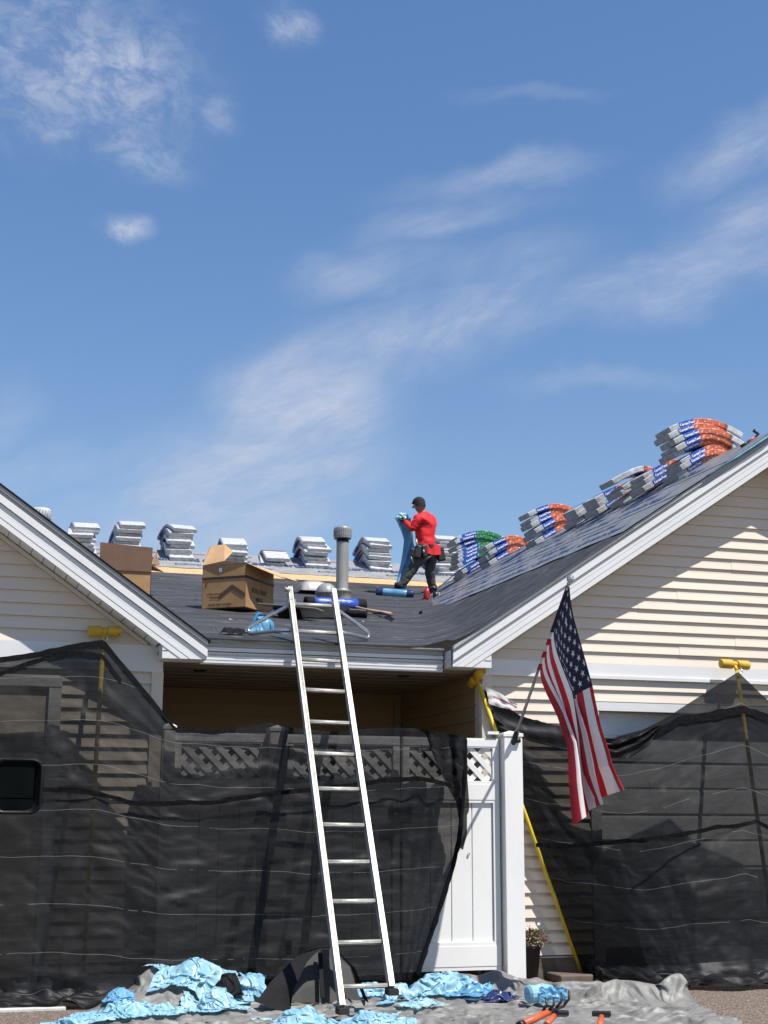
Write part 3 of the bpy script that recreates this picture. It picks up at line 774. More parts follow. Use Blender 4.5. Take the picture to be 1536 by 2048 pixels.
for si, (px, n, meshes, where, _) in enumerate(right_stacks):
    lo_, hi_ = YR, 22
    for _k in range(40):
        mid = (lo_+hi_)/2
        if pj((XA-BL/2*cr, mid, ZA-.1))[0] > px: lo_ = mid
        else: hi_ = mid
    ys_ = lo_; rs = random.Random(si*9+3)
    ys_ = max(ys_, YR+.3)
    for k in range(n):
        top = n-1-k
        jut = (si == 2 and top == 0)
        lv = 4 if n == 1 else round(4*k/max(7, n-1)); me = rm if jut else meshes[lv]; rad = .17 if jut else RADS[lv]
        o = link('shingle_bundle', me); sh = rs.gauss(0, .022)
        if si == 0: sh += [.03, .03, .02, -.02, -.01, 0, -.03, -.035, -.02][k]
        if si == 5: sh += -.018*k+.05
        if si == 7: sh += -.006*k
        if jut: sh = -.10
        o.location = (XA+sh, ys_+rs.gauss(0, .02), ZA+.028+k*.053); o.rotation_euler = (0, 0, rs.gauss(0, .025))
        col = 'green' if meshes is gm else 'orange'
        tag(o, f'{col} shingle bundle, {ordinal(top, n)} {where}', 'shingle bundle', 'coloured shingle bundles over the right ridge')
        # name band on the side that faces the viewer
        u0 = (-.54 if meshes is om else -.52) if me is not rm else .76; f = u0
        uu = f*BL/2*cr; zz = -.667*(math.sqrt(uu*uu+rad*rad)-rad); sl = -.667*uu/math.sqrt(uu*uu+rad*rad)
        bw_ = MB(); dd = V((1, 0, sl)).normalized(); nn_ = V((-dd.z, 0, dd.x)); c0 = V((uu, -.1745, zz))
        t_ = put_text('CertainTeed', .034, MT['ink_white'], (0, 0, 0), (1, 0, 0), (0, 0, 1), None, 'brand_lettering')
        R_ = Matrix((dd, nn_, V((0, -1, 0)))).transposed().to_4x4(); R_.translation = c0
        t_.parent = o; t_.matrix_world = R_; t_.matrix_basis = R_

# ------------------------------------------------------------------ things on the low roof
def carton(name, P, rz, sx, sy, sz, label, mats, flaps, prints, group=None):
    t = thing(name, P, label, 'cardboard box', group, rz)
    R = Matrix.Rotation(rz, 3, 'Z'); tl = Matrix.Rotation(math.atan(SL), 3, 'X')
    def Wp(x, y, z): return V(P)+R @ V((x, y, z))
    b = MB(); th = .006
    def wall(p, q, z0=0, z1=sz, m=0):
        p, q = V((*p, 0)), V((*q, 0)); d = (q-p).normalized(); nn2 = V((-d.y, d.x, 0))*th
        b.prism([Wp(p.x, p.y, z0), Wp(q.x, q.y, z0), Wp(q.x, q.y, z1), Wp(p.x, p.y, z1)], R @ nn2, m)
    for (p, q) in (((0, 0), (sx, 0)), ((sx, 0), (sx, sy)), ((sx, sy), (0, sy)), ((0, sy), (0, 0))): wall(p, q)
    b.prism([Wp(0, 0, 0), Wp(sx, 0, 0), Wp(sx, sy, 0), Wp(0, sy, 0)], (0, 0, .006))
    b.build('carton_body', mats[0], t)
    for pts, mi in flaps:
        f = MB(); Q = [Wp(*p) for p in pts]; nn2 = (Q[1]-Q[0]).cross(Q[-1]-Q[0]).normalized()*.006
        f.prism(Q, nn2); f.build('flap', mats[mi], t)
    for s, size, p, xd in prints:
        yd = (0, 0, 1)
        put_text(s, size, MT['ink_card'], Wp(*p), R @ V(xd), yd, t, 'box_lettering')
    return t, Wp
P2 = low(489, 1226); P2l = low(403, 1218)
yaw2 = math.atan2(P2.y-P2l.y, P2.x-P2l.x)
w2 = (P2-P2l).length
h2 = .60
p00 = P2l
t2, W2 = carton('cardboard_box', p00, yaw2, w2, .68, .47, 'torn open brown carton with black strapping and a printed chevron, left of the ladder', [MT['card'], MT['card_in'], MT['card_dark']],
       [([(0, .0, .47), (w2, 0, .47), (w2*.52, -.02, .50), (w2*.60, .10, .62), (w2*.34, .16, .72), (.03, .12, .70)], 1),
        ([(0, 0, .47), (.02, .12, .70), (.02, .40, .60), (0, .68, .47)], 0),
        ([(w2, 0, .47), (w2, .68, .47), (w2+.20, .64, .42), (w2+.24, .36, .36), (w2+.16, .06, .40), (w2+.08, -.03, .44)], 1),
        ([(w2+.24, .36, .36), (w2+.30, .44, .39), (w2+.42, .40, .31), (w2+.32, .32, .34)], 1)],
       [('RIDGE VENT SYSTEMS', .028, (w2*.42, -.004, .035), (1, 0, 0)), ('HANDLE WITH CARE', .020, (w2*.3, -.004, .15), (1, 0, 0)), ('THIS SIDE UP', .020, (w2*.3, -.004, .11), (1, 0, 0)),
        ('ROLL VENT', .07, (w2+.004, .33, .20), (0, 1, 0)), ('RIDGE', .06, (w2+.004, .33, .11), (0, 1, 0)), ('r', .09, (w2*.1, -.004, .26), (1, 0, 0))])
cv = MB()
for k in range(2):
    cx0, cz0 = w2*.70, .235-.02*k
    for s_ in (-1, 1): cv.bar(W2(cx0, -.004, cz0), W2(cx0+s_*.15, -.004, cz0-.10), .004, .022, (0, 0, 1))
cv.build('chevron_print', MT['ink_card'], t2)
sb = MB(); sb.box(W2(w2/2, -.003, .325), (w2/2+.002, .003, .012), R=Matrix.Rotation(yaw2, 3, 'Z')); sb.box(W2(w2+.003, .34, .325), (.003, .34, .012), R=Matrix.Rotation(yaw2, 3, 'Z'))
sb.build('strapping', MT['black_metal'], t2)
MB().box(W2(w2*.42, -.004, .41), (.016, .002, .022), R=Matrix.Rotation(yaw2, 3, 'Z')).build('handling_mark', MT['ink_white'], t2)
P1 = low(287, 1192); P1r = low(318, 1192)
h1 = .62
q1 = low(196, 1190)
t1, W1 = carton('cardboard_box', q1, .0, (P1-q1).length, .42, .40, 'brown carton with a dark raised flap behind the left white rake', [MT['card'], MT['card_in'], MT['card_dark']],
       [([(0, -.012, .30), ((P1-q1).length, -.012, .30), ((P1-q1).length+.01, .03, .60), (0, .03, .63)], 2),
        ([((P1-q1).length, 0, .40), ((P1-q1).length, .20, .40), ((P1-q1).length+.12, .18, .43), ((P1-q1).length+.05, .03, .55)], 1),
        ([((P1-q1).length, .02, .40), ((P1-q1).length, .42, .40), ((P1-q1).length+.15, .40, .44), ((P1-q1).length+.18, .14, .33)], 1)],
       [('ROLL VENT', .055, ((P1-q1).length+.004, .21, .22), (0, 1, 0)), ('RIDGE', .055, ((P1-q1).length+.004, .21, .13), (0, 1, 0))])
# tall vent pipe
vb = low(684, 1204); sc_ = 1/(F/(vb-CAM).dot(FW))
vp = thing('vent_pipe', vb, 'tall grey metal vent pipe with round cap behind the ladder top', 'vent pipe')
H = 152*sc_; r_ = 12.5*sc_
MB().lathe([(r_, -.05), (r_*.98, H*.80)], vb).build('flue', MT['pipe'], vp)
MB().lathe([(r_*1.02, H*.795), (r_*1.03, H*.82), (r_*.85, H*.82), (r_*.85, H*.86)], vb).build('collar', MT['black_metal'], vp)
MB().lathe([(.001, H*.845), (r_*1.36, H*.845), (r_*1.42, H*.855), (r_*1.42, H*.98), (r_*1.32, H*.998), (.001, H*1.003)], vb, n=40, smooth=False).build('cap', MT['vent_grey'], vp)
cf = MB()
for k in range(30):
    a = 2*PI*k/30; cf.box(vb+V((math.cos(a)*r_*1.425, math.sin(a)*r_*1.425, H*.922)), (.005, .005, H*.045), R=Matrix.Rotation(a, 3, 'Z'))
cf.build('cap_ribs', MT['vent_grey'], vp)
MB().lathe([(r_*1.65, -.03), (r_*1.35, H*.13), (r_*1.5, H*.135), (r_*1.02, H*.165), (r_*1.02, H*.17)], vb).build('storm_collar', MT['pipe'], vp)
# dome vent and slant vent
dv = low(652, 1204); dvt = thing('dome_vent', dv, 'grey plastic dome roof vent beside the tall vent pipe', 'roof vent')
MB().lathe([(.13, -.04), (.125, .10), (.14, .10), (.14, .115), (.13, .15), (.105, .20), (.06, .235), (.001, .245)], dv).build('hood', MT['vent_grey'], dvt)
MB().box(dv+V((0, 0, -.005)), (.22, .22, .006), R=Matrix.Rotation(math.atan(SL), 3, 'X')).build('flange', MT['black_metal'], dvt)
sv = low(624, 1188); svt = thing('box_vent', sv, 'low weathered metal box vent left of the dome vent', 'roof vent')
b = MB()
def hood(u, v):
    a = lerp(-1, 1, u); q = lerp(0, 1, v)
    prof_ = (1-abs(a)**4)**.5
    return sv+V((a*.21, lerp(-.20, .24, q), .02+(.16*prof_)*min(1, (1-abs(2*q-1)**5)**.5+.0)))
b.grid(hood, 16, 12); bevel(b.build('hood', MT['vent_grey'], svt), .002)
MB().box(sv+V((.02, 0, .0)), (.34, .30, .008), R=Matrix.Rotation(math.atan(SL), 3, 'X')).build('flange', MT['felt_sheet'], svt)
# vent cap poking out behind the left rake
vc = at(81, 1040, 12.4); vct = thing('capped_vent', vc, 'round white vent cap poking above the left rake', 'vent cap')
MB().lathe([(.07, -.5), (.07, .0), (.088, .0), (.088, .085), (.07, .10), (.001, .105)], vc, n=20).build('cap', MT['wrap_white'], vct)
cf = MB()
for k in range(22):
    a = 2*PI*k/22; cf.box(vc+V((math.cos(a)*.0885, math.sin(a)*.0885, .042)), (.004, .004, .035), R=Matrix.Rotation(a, 3, 'Z'))
cf.build('cap_ribs', MT['wrap_grey'], vct)

# black felt offcut and the two rolls in front of the vents
def roof_pt(px, py, h=0): return low(px, py, h)
fo = MB()
c4 = [roof_pt(545, 1212, .13), roof_pt(702, 1213, .13), roof_pt(672, 1236, .02), roof_pt(560, 1233, .02)]
def fo_f(u, v):
    a = c4[0].lerp(c4[1], u); b_ = c4[3].lerp(c4[2], u); return a.lerp(b_, v)+V((0, 0, .015*nz(u*4, v*3)))
fo.grid(fo_f, 12, 5); fo.grid(lambda u, v: fo_f(u, v)+V((0, .02, -.012)), 12, 5); fo.build('felt_offcut', MT['felt_sheet'], None, label='folded black felt offcut lying behind the ladder top', cat='roofing felt')
sh = roof_pt(545, 1212, .14); sh2 = roof_pt(640, 1217, .14)
MB().bar(roof_pt(524, 1209, .12), roof_pt(640, 1219, .12), .20, .01).build('metal_flashing', MT['pipe'], None, label='flat grey metal flashing strip beside the torn carton', cat='flashing')
def roll(name, a, b_, r, mt_, end_mt, label, cat):
    a, b_ = V(a), V(b_); d = (b_-a).normalized(); L_ = (b_-a).length
    t = thing(name, (a+b_)/2-V((0, 0, r)), label, cat)
    m = MB(); m.lathe([(r*.55, 0), (r, 0), (r*1.01, L_*.25), (r*.99, L_*.7), (r, L_), (r*.55, L_)], a, d, 22); m.build('wrapped_roll', mt_, t)
    m = MB(); m.lathe([(r*.56, -.004), (r*.98, -.012), (r*1.03, .006), (r*1.03, .09)], a, d, 22); m.lathe([(r*1.03, L_-.09), (r*1.03, L_-.006), (r*.98, L_+.012), (r*.56, L_+.004)], a, d, 22)
    m.lathe([(r*.57, -.003), (r*.57, L_+.003)], a, d, 18)
    m.build('roll_end', end_mt, t); return t
roll('felt_roll', roof_pt(612, 1206, .07), roof_pt(728, 1211, .07), .075, MT['wrap_blue'], MT['felt_sheet'], 'blue wrapped roll with black ends below the tall vent pipe', 'felt roll')
r2 = roll('felt_roll', roof_pt(600, 1219, .05), roof_pt(732, 1228, .05), .05, MT['felt_sheet'], MT['felt_sheet'], 'thin black roll with a white printed strip behind the ladder', 'felt roll')
MB().bar(roof_pt(640, 1214, .10), roof_pt(731, 1221, .10), .05, .006).build('paper_strip', MT['wrap_white'], r2)
MB().bar(roof_pt(628, 1222, .055)+V((0, -.05, 0)), roof_pt(662, 1225, .055)+V((0, -.05, 0)), .05, .006, (0, -1, .2)).build('printed_label', MT['wrap_blue'], r2)
# shovel / bars at the right of the ladder
t = thing('roofing_shovel', roof_pt(750, 1222), 'tear-off shovel with worn wooden handle right of the ladder top', 'shovel')
MB().tube([roof_pt(690, 1209, .05), roof_pt(735, 1220, .05), roof_pt(783, 1228, .04)], [.014, .016, .02], 8).build('shaft', MT['wood'], t)
MB().tube([roof_pt(745, 1226, .03), roof_pt(772, 1228, .03), roof_pt(786, 1238, .03)], [.01, .012, .014], 8).build('grip', MT['iron'], t)
MB().bar(roof_pt(760, 1224, .05), roof_pt(784, 1231, .05), .03, .02).build('worn_end', MT['wrap_red'], t)
t = thing('pry_bar', roof_pt(857, 1224), 'small black and red pry bar lying on the felt below the roofer', 'pry bar')
MB().tube([roof_pt(842, 1224, .02), roof_pt(874, 1223, .02)], .012, 8).build('shaft', MT['iron'], t)
MB().tube([roof_pt(860, 1223.5, .022), roof_pt(868, 1223.2, .022)], .016, 8).build('grip', MT['orange'], t)
MB().bar(roof_pt(840, 1225, .02), roof_pt(843, 1223, .05), .03, .012).build('claw', MT['iron'], t)
# blue film roll under the roofer's foot
t = roll('film_roll', roof_pt(754, 1184, .05), roof_pt(826, 1189, .05), .062, MT['blue_film2'], MT['navy_film'], 'blue plastic roll lying by the roofer\'s front foot', 'plastic roll')
# crumpled patches -------------------------------------------------
def crumple(name, c, rx, ry, h, rz, seed, mt_, label, cat, group=None, n=(60, 44), slope=None, peak=1.2, kind=None):
    """a thin sheet dropped in a heap: sharp directional folds, ragged rim, edges that lift off the ground"""
    rng = random.Random(seed); sx, sy = rng.random()*50, rng.random()*50; b = MB(); R = Matrix.Rotation(rz, 3, 'Z'); c = V(c)
    fa = rng.random()*PI; ca, sa = math.cos(fa), math.sin(fa)
    def f(u, v):
        a, q = 2*u-1, 2*v-1
        x = a*math.sqrt(1-q*q/2); y = q*math.sqrt(1-a*a/2); r = min(1, math.hypot(x, y)); th = math.atan2(y, x)
        rim = 1+.50*nz(math.cos(th)*1.3+sx, math.sin(th)*1.3+sy)+.30*nz(math.cos(th)*4+sx, math.sin(th)*4, 3)+.12*nz(math.cos(th)*11, math.sin(th)*11, sx)
        X, Y = x*rim*rx, y*rim*ry
        p1, p2 = X*ca+Y*sa, -X*sa+Y*ca
        wp = .05*nz(X*9+sx, Y*9+sy)
        f1 = 1-abs(nz((p1+wp)*11+sx, p2*3.4+sy, seed))*2.6          # long folds
        f2 = 1-abs(nz(p2*15+sy, (p1+wp)*6+sx, seed+5))*2.4           # cross creases
        f3 = 1-abs(nz(X*38, Y*38, seed+9))*2.2
        lowf = .55+.75*nz(x*1.3+sx, y*1.3+sy, seed)
        dome = max(0, 1-r**1.7)
        z = h*dome*lowf*1.15+(.26*h+.026)*f1*(1-.5*r)+(.13*h+.013)*f2*(1-.4*r)+.007*f3
        z = max(.004+.010*(1+nz(X*20, Y*20, sx)), z)
        o = .32*h+.012
        p = V((X+o*nz(X*10, Y*10, sx+2), Y+o*nz(X*10+7, Y*10, sy+2), z))
        p = R @ p
        if slope: p.z += slope*p.y
        return c+p
    b.grid(f, n[0], n[1], smooth=False)
    return b.build(name, mt_, None, label=label, cat=cat, group=group, kind=kind)
def settle(P, excess, ground, seed, steps=46, iters=7, rough=.05, bend=.10, push=None):
    """let a sheet that is larger than its footprint buckle and settle: P is (ny, nx, 3), excess the ratio of cloth to footprint"""
    rng = np.random.default_rng(seed); X = P.astype(float).copy(); ny, nx, _ = X.shape
    X0 = X.copy(); ex = excess if np.ndim(excess) else np.array([excess, excess])
    def con(d0, d1, k, stf, e):
        A = (slice(0, ny-d0) if d0 >= 0 else slice(-d0, ny), slice(0, nx-d1) if d1 >= 0 else slice(-d1, nx))
        B = (slice(d0, ny) if d0 >= 0 else slice(0, ny+d0), slice(d1, nx) if d1 >= 0 else slice(0, nx+d1))
        L = np.linalg.norm(X0[B]-X0[A], axis=-1)*e
        out = []
        for par in range(2):
            m = np.zeros(L.shape, bool)
            if d1 != 0: m[:, (np.arange(L.shape[1])//abs(d1)) % 2 == par] = True
            else: m[(np.arange(L.shape[0])//abs(d0)) % 2 == par, :] = True
            ii, jj = np.nonzero(m); out.append(((ii+A[0].start)*nx+jj+A[1].start, (ii+B[0].start)*nx+jj+B[1].start, L[m], stf))
        return out
    eu, ev = ex[0], ex[1]; ed = (eu+ev)/2
    C = con(0, 1, 1, 1., eu)+con(1, 0, 1, 1., ev)+con(1, 1, 1, .5, ed)+con(-1, 1, 1, .5, ed)+con(0, 2, 2, bend, eu)+con(2, 0, 2, bend, ev)
    F_ = X.reshape(-1, 3)
    lo = rng.normal(size=(5, 7)); 
    yy, xx = np.meshgrid(np.linspace(0, 4, ny), np.linspace(0, 6, nx), indexing='ij')
    i0, j0 = np.minimum(yy.astype(int), 3), np.minimum(xx.astype(int), 5); fy, fx = yy-i0, xx-j0
    low_n = lo[i0, j0]*(1-fy)*(1-fx)+lo[i0+1, j0]*fy*(1-fx)+lo[i0, j0+1]*(1-fy)*fx+lo[i0+1, j0+1]*fy*fx
    F_[:, 2] += rough*(1+low_n.ravel()*.8)+rng.normal(size=len(F_))*rough*.22
    Vv = np.zeros_like(F_); dt = 1/50.
    for st in range(steps):
        old = F_.copy(); Vv[:, 2] -= 9.8*dt*.6; F_ += Vv*dt
        for _ in range(iters):
            for a, b, L, k in C:
                d = F_[b]-F_[a]; l = np.sqrt((d*d).sum(1))+1e-9; q = d*((l-L)/l*.5*k)[:, None]; F_[a] += q; F_[b] -= q
            g = ground(F_[:, 0], F_[:, 1]); m = F_[:, 2] < g
            F_[m, 2] = g[m]; F_[m, :2] = F_[m, :2]*.25+old[m, :2]*.75
        Vv = (F_-old)/dt*.90
        n_ = np.linalg.norm(Vv, axis=1, keepdims=True); Vv *= np.minimum(1, 2.0/(n_+1e-9))
    return F_.reshape(ny, nx, 3)
def sheet_mesh(X, sub=1):
    ny, nx, _ = X.shape; b = MB(); b.v = [V(p) for p in X.reshape(-1, 3)]
    for j in range(ny-1):
        for i in range(nx-1):
            q = j*nx+i; b.f.append([q, q+1, q+nx+1, q+nx]); b.m.append(0); b.sm.append(True)
    return b
def wrapper(name, c, rx, ry, h, rz, seed, mt_, label, cat, group=None, slope=0., base=None, excess=1.5, nx=40, ny=26):
    """a plastic sheet let fall in a heap of about 2rx by 2ry"""
    rng = np.random.default_rng(seed); c = V(c)
    u, v = np.meshgrid(np.linspace(-1, 1, nx), np.linspace(-1, 1, ny))
    rag = 1+.22*np.sin(u*3.1+rng.random()*6)*np.cos(v*2.3+rng.random()*6)
    X = u*rx*rag+.10*rx*np.sin(v*2.6+rng.random()*6); Y = v*ry*rag+.16*ry*np.sin(u*3.4+rng.random()*6)
    cz, sz = math.cos(rz), math.sin(rz); X, Y = X*cz-Y*sz, X*sz+Y*cz
    dome = np.maximum(0, 1-(u**2+v**2)**.9)
    hump = lambda x, y: h*.55*np.maximum(0, 1-((x*cz+y*sz)/(rx*.75))**2-((-x*sz+y*cz)/(ry*.75))**2)+slope*y
    gnd = (lambda x, y: hump(x, y)+base(x+c.x, y+c.y)-c.z) if base else hump
    P = np.stack([X, Y, gnd(X, Y)+.01], -1)
    Q = settle(P, excess, gnd, seed, rough=.03+h*.22, bend=.02, steps=42)
    Q[..., 0] += c.x; Q[..., 1] += c.y; Q[..., 2] += c.z+.004
    b = sheet_mesh(Q); o = b.build(name, mt_, None, label=label, cat=cat, group=group)
    m = o.modifiers.new('smooth', 'SUBSURF'); m.levels = 1; m.render_levels = 1
    return o
c = roof_pt(522, 1268)
wrapper('plastic_wrapper', roof_pt(524, 1264), .15, .10, .26, .2, 4, MT['blue_film2'], 'crumpled blue wrapper caught in the left stabiliser arm of the ladder', 'plastic wrapper', slope=SL, excess=1.9)
crumple('felt_scrap', roof_pt(470, 1271), .12, .06, .05, .1, 8, MT['felt_sheet'], 'ragged black felt scrap on the eave left of the ladder', 'felt scrap', slope=SL, n=(14, 8))
# scraps of paper and granules
b = MB()
rs = random.Random(5)
for i in range(60):
    px = rs.uniform(340, 900); py = rs.uniform(1160, 1275)
    p = roof_pt(px, py, .012); s_ = rs.uniform(.008, .028); a = rs.random()*3
    d = V((math.cos(a), math.sin(a), SL*math.sin(a)))*s_; e = V((-math.sin(a), math.cos(a), SL*math.cos(a)))*s_*.35
    b.quad(p-d-e, p+d-e, p+d+e, p-d+e+V((0, 0, .008)), 0 if i % 3 else 1)
b.build('roof_debris', [MT['wrap_grey'], MT['card_in']], None, kind='stuff')

# roofing nailer, hose
nb = roof_pt(864, 1204); k_ = 1/(F/(nb-CAM).dot(FW))
t = thing('nail_gun', nb, 'red and black coil nail gun standing behind the roofer\'s right foot', 'nail gun')
def nl(dx, dy, dep=0): return nb+RT*(dx*k_)+V((0, 0, -dy*k_))+V((0, dep, 0))
MB().tube([nl(-9, -28), nl(-10, -20), nl(-11, -8), nl(-8, -2)], [.032, .046, .046, .034], 8).build('motor_housing', MT['red_tool'], t)
MB().lathe([(.001, -.04), (.07, -.04), (.076, 0), (.07, .04), (.001, .04)], nl(8, -12), (1, -.4, 0), 18).build('magazine', MT['black_metal'], t)
MB().tube([nl(-6, -24), nl(2, -30), nl(10, -24)], [.03, .028, .03], 8).build('handle', MT['black_metal'], t)
MB().tube([nl(-10, -6), nl(-4, 0), nl(6, 1)], [.03, .04, .035], 8).build('nose', MT['red_tool'], t)
MB().tube([nl(-20, -3), nl(-12, -1)], [.02, .025], 8).build('guard', MT['black_metal'], t)
MB().tube([nl(12, -20), nl(12, -4)], [.022, .02], 8).build('coil', MT['pipe'], t)
hp = [roof_pt(874, 1178, .15), at(905, 1152, 20.6), at(922, 1140, 20.9), at(934, 1137, 21.2)]
MB().tube([hp[0].lerp(hp[1], i/4) for i in range(4)]+hp[1:], .009, 6).build('air_hose', MT['black_metal'], None, label='thin dark air hose rising from the nail gun to the ridge', cat='air hose')
# utility bar leaning on the top stack
ta, tb = at(1482, 893, YR+.35), at(1517, 869, YR+.35)
t = thing('roof_tool', ta, 'black ended red tool resting at the ridge beside the tallest stack', 'hand tool')
MB().tube([ta, ta.lerp(tb, .45)], [.014, .012], 8).build('grip', MT['black_metal'], t)
MB().tube([ta.lerp(tb, .45), ta.lerp(tb, .8)], .010, 8).build('shaft', MT['orange'], t)
MB().tube([ta.lerp(tb, .8), tb, tb+V((-.05, 0, .04))], [.012, .014, .02], 8).build('head', MT['black_metal'], t)

# ------------------------------------------------------------------ roofer
def roofer():
    Y0 = 20.0
    def P(px, py, dy=0): return at(px, py, Y0+dy)
    J = dict(pelvis=(853, 1102, 0, .142), waist=(851, 1082, 0, .150), chest=(849, 1058, 0, .172), upper=(848, 1040, .02, .150), neckb=(845, 1026, .02, .075), neck=(842, 1020, .02, .058),
             head=(838, 1010, .0, .094), crown=(839, 1004, .02, .086),
             lsh=(836, 1038, -.13, .075), lel=(826, 1059, -.13, .053), lwr=(810, 1043, .06, .038),
             rsh=(863, 1039, .13, .075), rel=(846, 1058, .34, .052), rwr=(814, 1042, .32, .038),
             lhip=(842, 1112, -.07, .105), lkn=(820, 1146, -.06, .074), lan=(797, 1179, -.03, .052), lto=(784, 1187, -.05, .038),
             rhip=(863, 1112, .07, .105), rkn=(860, 1149, .04, .076), ran=(866, 1184, .12, .054), rto=(852, 1191, .18, .038))
    E = [('pelvis', 'waist'), ('waist', 'chest'), ('chest', 'upper'), ('upper', 'neckb'), ('neckb', 'neck'), ('neck', 'head'), ('head', 'crown'),
         ('upper', 'lsh'), ('lsh', 'lel'), ('lel', 'lwr'), ('upper', 'rsh'), ('rsh', 'rel'), ('rel', 'rwr'),
         ('pelvis', 'lhip'), ('lhip', 'lkn'), ('lkn', 'lan'), ('lan', 'lto'), ('pelvis', 'rhip'), ('rhip', 'rkn'), ('rkn', 'ran'), ('ran', 'rto')]
    keys = list(J); pts = {k: P(*J[k][:3]) for k in keys}
    me = bpy.data.meshes.new('person_skeleton'); me.from_pydata([tuple(pts[k]) for k in keys], [(keys.index(a), keys.index(b_)) for a, b_ in E], [])
    o = bpy.data.objects.new('tmp', me); COL.objects.link(o)
    sk = o.modifiers.new('skin', 'SKIN'); sk.use_smooth_shade = True
    for i, k in enumerate(keys): me.skin_vertices[0].data[i].radius = (J[k][3], J[k][3]); me.skin_vertices[0].data[i].use_root = (k == 'pelvis')
    ss = o.modifiers.new('sub', 'SUBSURF'); ss.levels = 3; ss.render_levels = 3
    dg = bpy.context.evaluated_depsgraph_get(); bm_ = bpy.data.meshes.new_from_object(o.evaluated_get(dg)); bpy.data.objects.remove(o)
    bm_.materials.clear()
    for k in ('shirt', 'trouser', 'skin', 'black_cloth'): bm_.materials.append(MT[k])
    segs = []
    for a, b_ in E:
        if a in ('neck', 'head') or b_ == 'neck': mi = 2
        elif b_ in ('lhip', 'lkn', 'rhip', 'rkn'): mi = 1
        elif b_ in ('lan', 'ran'): mi = 1
        elif b_ in ('lto', 'rto'): mi = 3
        else: mi = 0
        segs.append((pts[a], pts[b_], mi))
    zbelt = P(852, 1094).z
    for p in bm_.polygons:
        c = p.center; best = (9, 0)
        for A, B, mi in segs:
            ab = B-A; tt = max(0, min(1, (c-A).dot(ab)/ab.length_squared)); d = (c-(A+ab*tt)).length
            if d < best[0]: best = (d, mi)
        mi = best[1]
        if mi == 0 and c.z < zbelt-.06 and best[0] < .3 and (c-pts['pelvis']).length < .3: mi = 1
        p.material_index = mi; p.use_smooth = True
    base = V((pts['pelvis'].x, Y0, z_low(Y0)))
    pr = link('person', bm_); tag(pr, 'roofer in red long sleeves and black cap gathering blue plastic film on the roof', 'person')
    # cloth folds
    for v in bm_.vertices:
        v.co += v.normal*(.012*nz(v.co.x*8, v.co.y*8, v.co.z*11)+.007*(1-abs(nz(v.co.x*10, v.co.y*10, v.co.z*24))*2.4))
    hd = pts['head']; fdir = (-RT*.88+V((0, .42, -.12))).normalized(); side = fdir.cross(V((0, 0, 1))).normalized(); up = side.cross(fdir)
    # knit cap pulled over the hair
    m = MB()
    def cap(u, v):
        a = 2*PI*u; e = lerp(.02, PI/2, v)
        r = .097; d = fdir*math.cos(a)*math.cos(e)*1.06+side*math.sin(a)*math.cos(e)*.92+up*math.sin(e)*1.02
        low_ = -.055 if math.cos(a) < .3 else .012
        return hd+up*(.030+(low_*1.2 if v < .05 else 0))+d*r
    m.grid(cap, 24, 10); m.build('knit_cap', MT['black_cloth'], pr)
    m = MB(); m.grid(lambda u, v: hd+fdir*(.088+.016*math.sin(v*PI/2))+side*(u-.5)*.12+up*(.046-.008*v-.03*(u-.5)**2), 8, 3); m.build('cap_peak', MT['black_cloth'], pr)
    # nose, ear
    m = MB(); m.tube([hd+fdir*.083+up*.008, hd+fdir*.104-up*.020, hd+fdir*.088-up*.030], [.009, .016, .010], 8)
    m.tube([hd-side*.080*-1+up*.012-fdir*.012, hd+side*.092-up*.004-fdir*.02, hd+side*.082-up*.026-fdir*.012], [.012, .02, .01], 8)
    m.build('face_features', MT['skin'], pr)
    # gloves with five bent fingers
    for w_, e_ in (('lwr', 'lel'), ('rwr', 'rel')):
        w0 = pts[w_]; d = (pts[w_]-pts[e_]).normalized(); sd_ = d.cross(V((0, 0, 1))).normalized(); uu = sd_.cross(d)
        m = MB(); m.tube([w0-d*.01, w0+d*.03, w0+d*.075, w0+d*.095], [.030, .040, .042, .030], 10)
        for q in range(4):
            s0 = w0+d*.085+sd_*(q-1.5)*.020; ln = (.062, .075, .070, .055)[q]
            m.tube([s0, s0+d*ln*.55-uu*.006, s0+d*ln*.75-uu*.034, s0+d*ln*.5-uu*.058], [.011, .0105, .010, .007], 6)
        s0 = w0+d*.035+sd_*-.036; m.tube([s0, s0+d*.03-sd_*.022-uu*.012, s0+d*.062-sd_*.012-uu*.034], [.013, .012, .008], 6)
        m.build('glove', MT['leather'], pr)
    # boots
    for a_, t_ in (('lan', 'lto'), ('ran', 'rto')):
        A, T = pts[a_], pts[t_]; d = (T-A); d.z = 0; d.normalize(); zs = z_low(A.y)
        s = d.cross(V((0, 0, 1)))
        m = MB(); m.tube([V((A.x, A.y, A.z+.10)), V((A.x, A.y, A.z+.02))], [.062, .066], 12)
        m.tube([V((A.x, A.y, zs+.055))-d*.075, V((A.x, A.y, zs+.058)), V((A.x, A.y, zs+.054))+d*.10, V((A.x, A.y, zs+.043))+d*.17, V((A.x, A.y, zs+.038))+d*.20], [.045, .055, .05, .042, .02], 12)
        bt = m.build('boot', MT['black_cloth'], pr)
        m = MB()
        pts_ = [V((A.x, A.y, 0))+d*(.06+.145*math.cos(q*PI/7))+s*(.048*math.sin(q*PI/7)) for q in range(14)]
        m.prism([V((p.x, p.y, z_low(p.y)+.006)) for p in pts_], (0, 0, .022)); m.build('sole', MT['wrap_grey'], bt)
    # tool belt with pouches
    bl = link('tool_belt', None, pr) if 0 else None
    bc = P(853, 1096)
    m = MB()
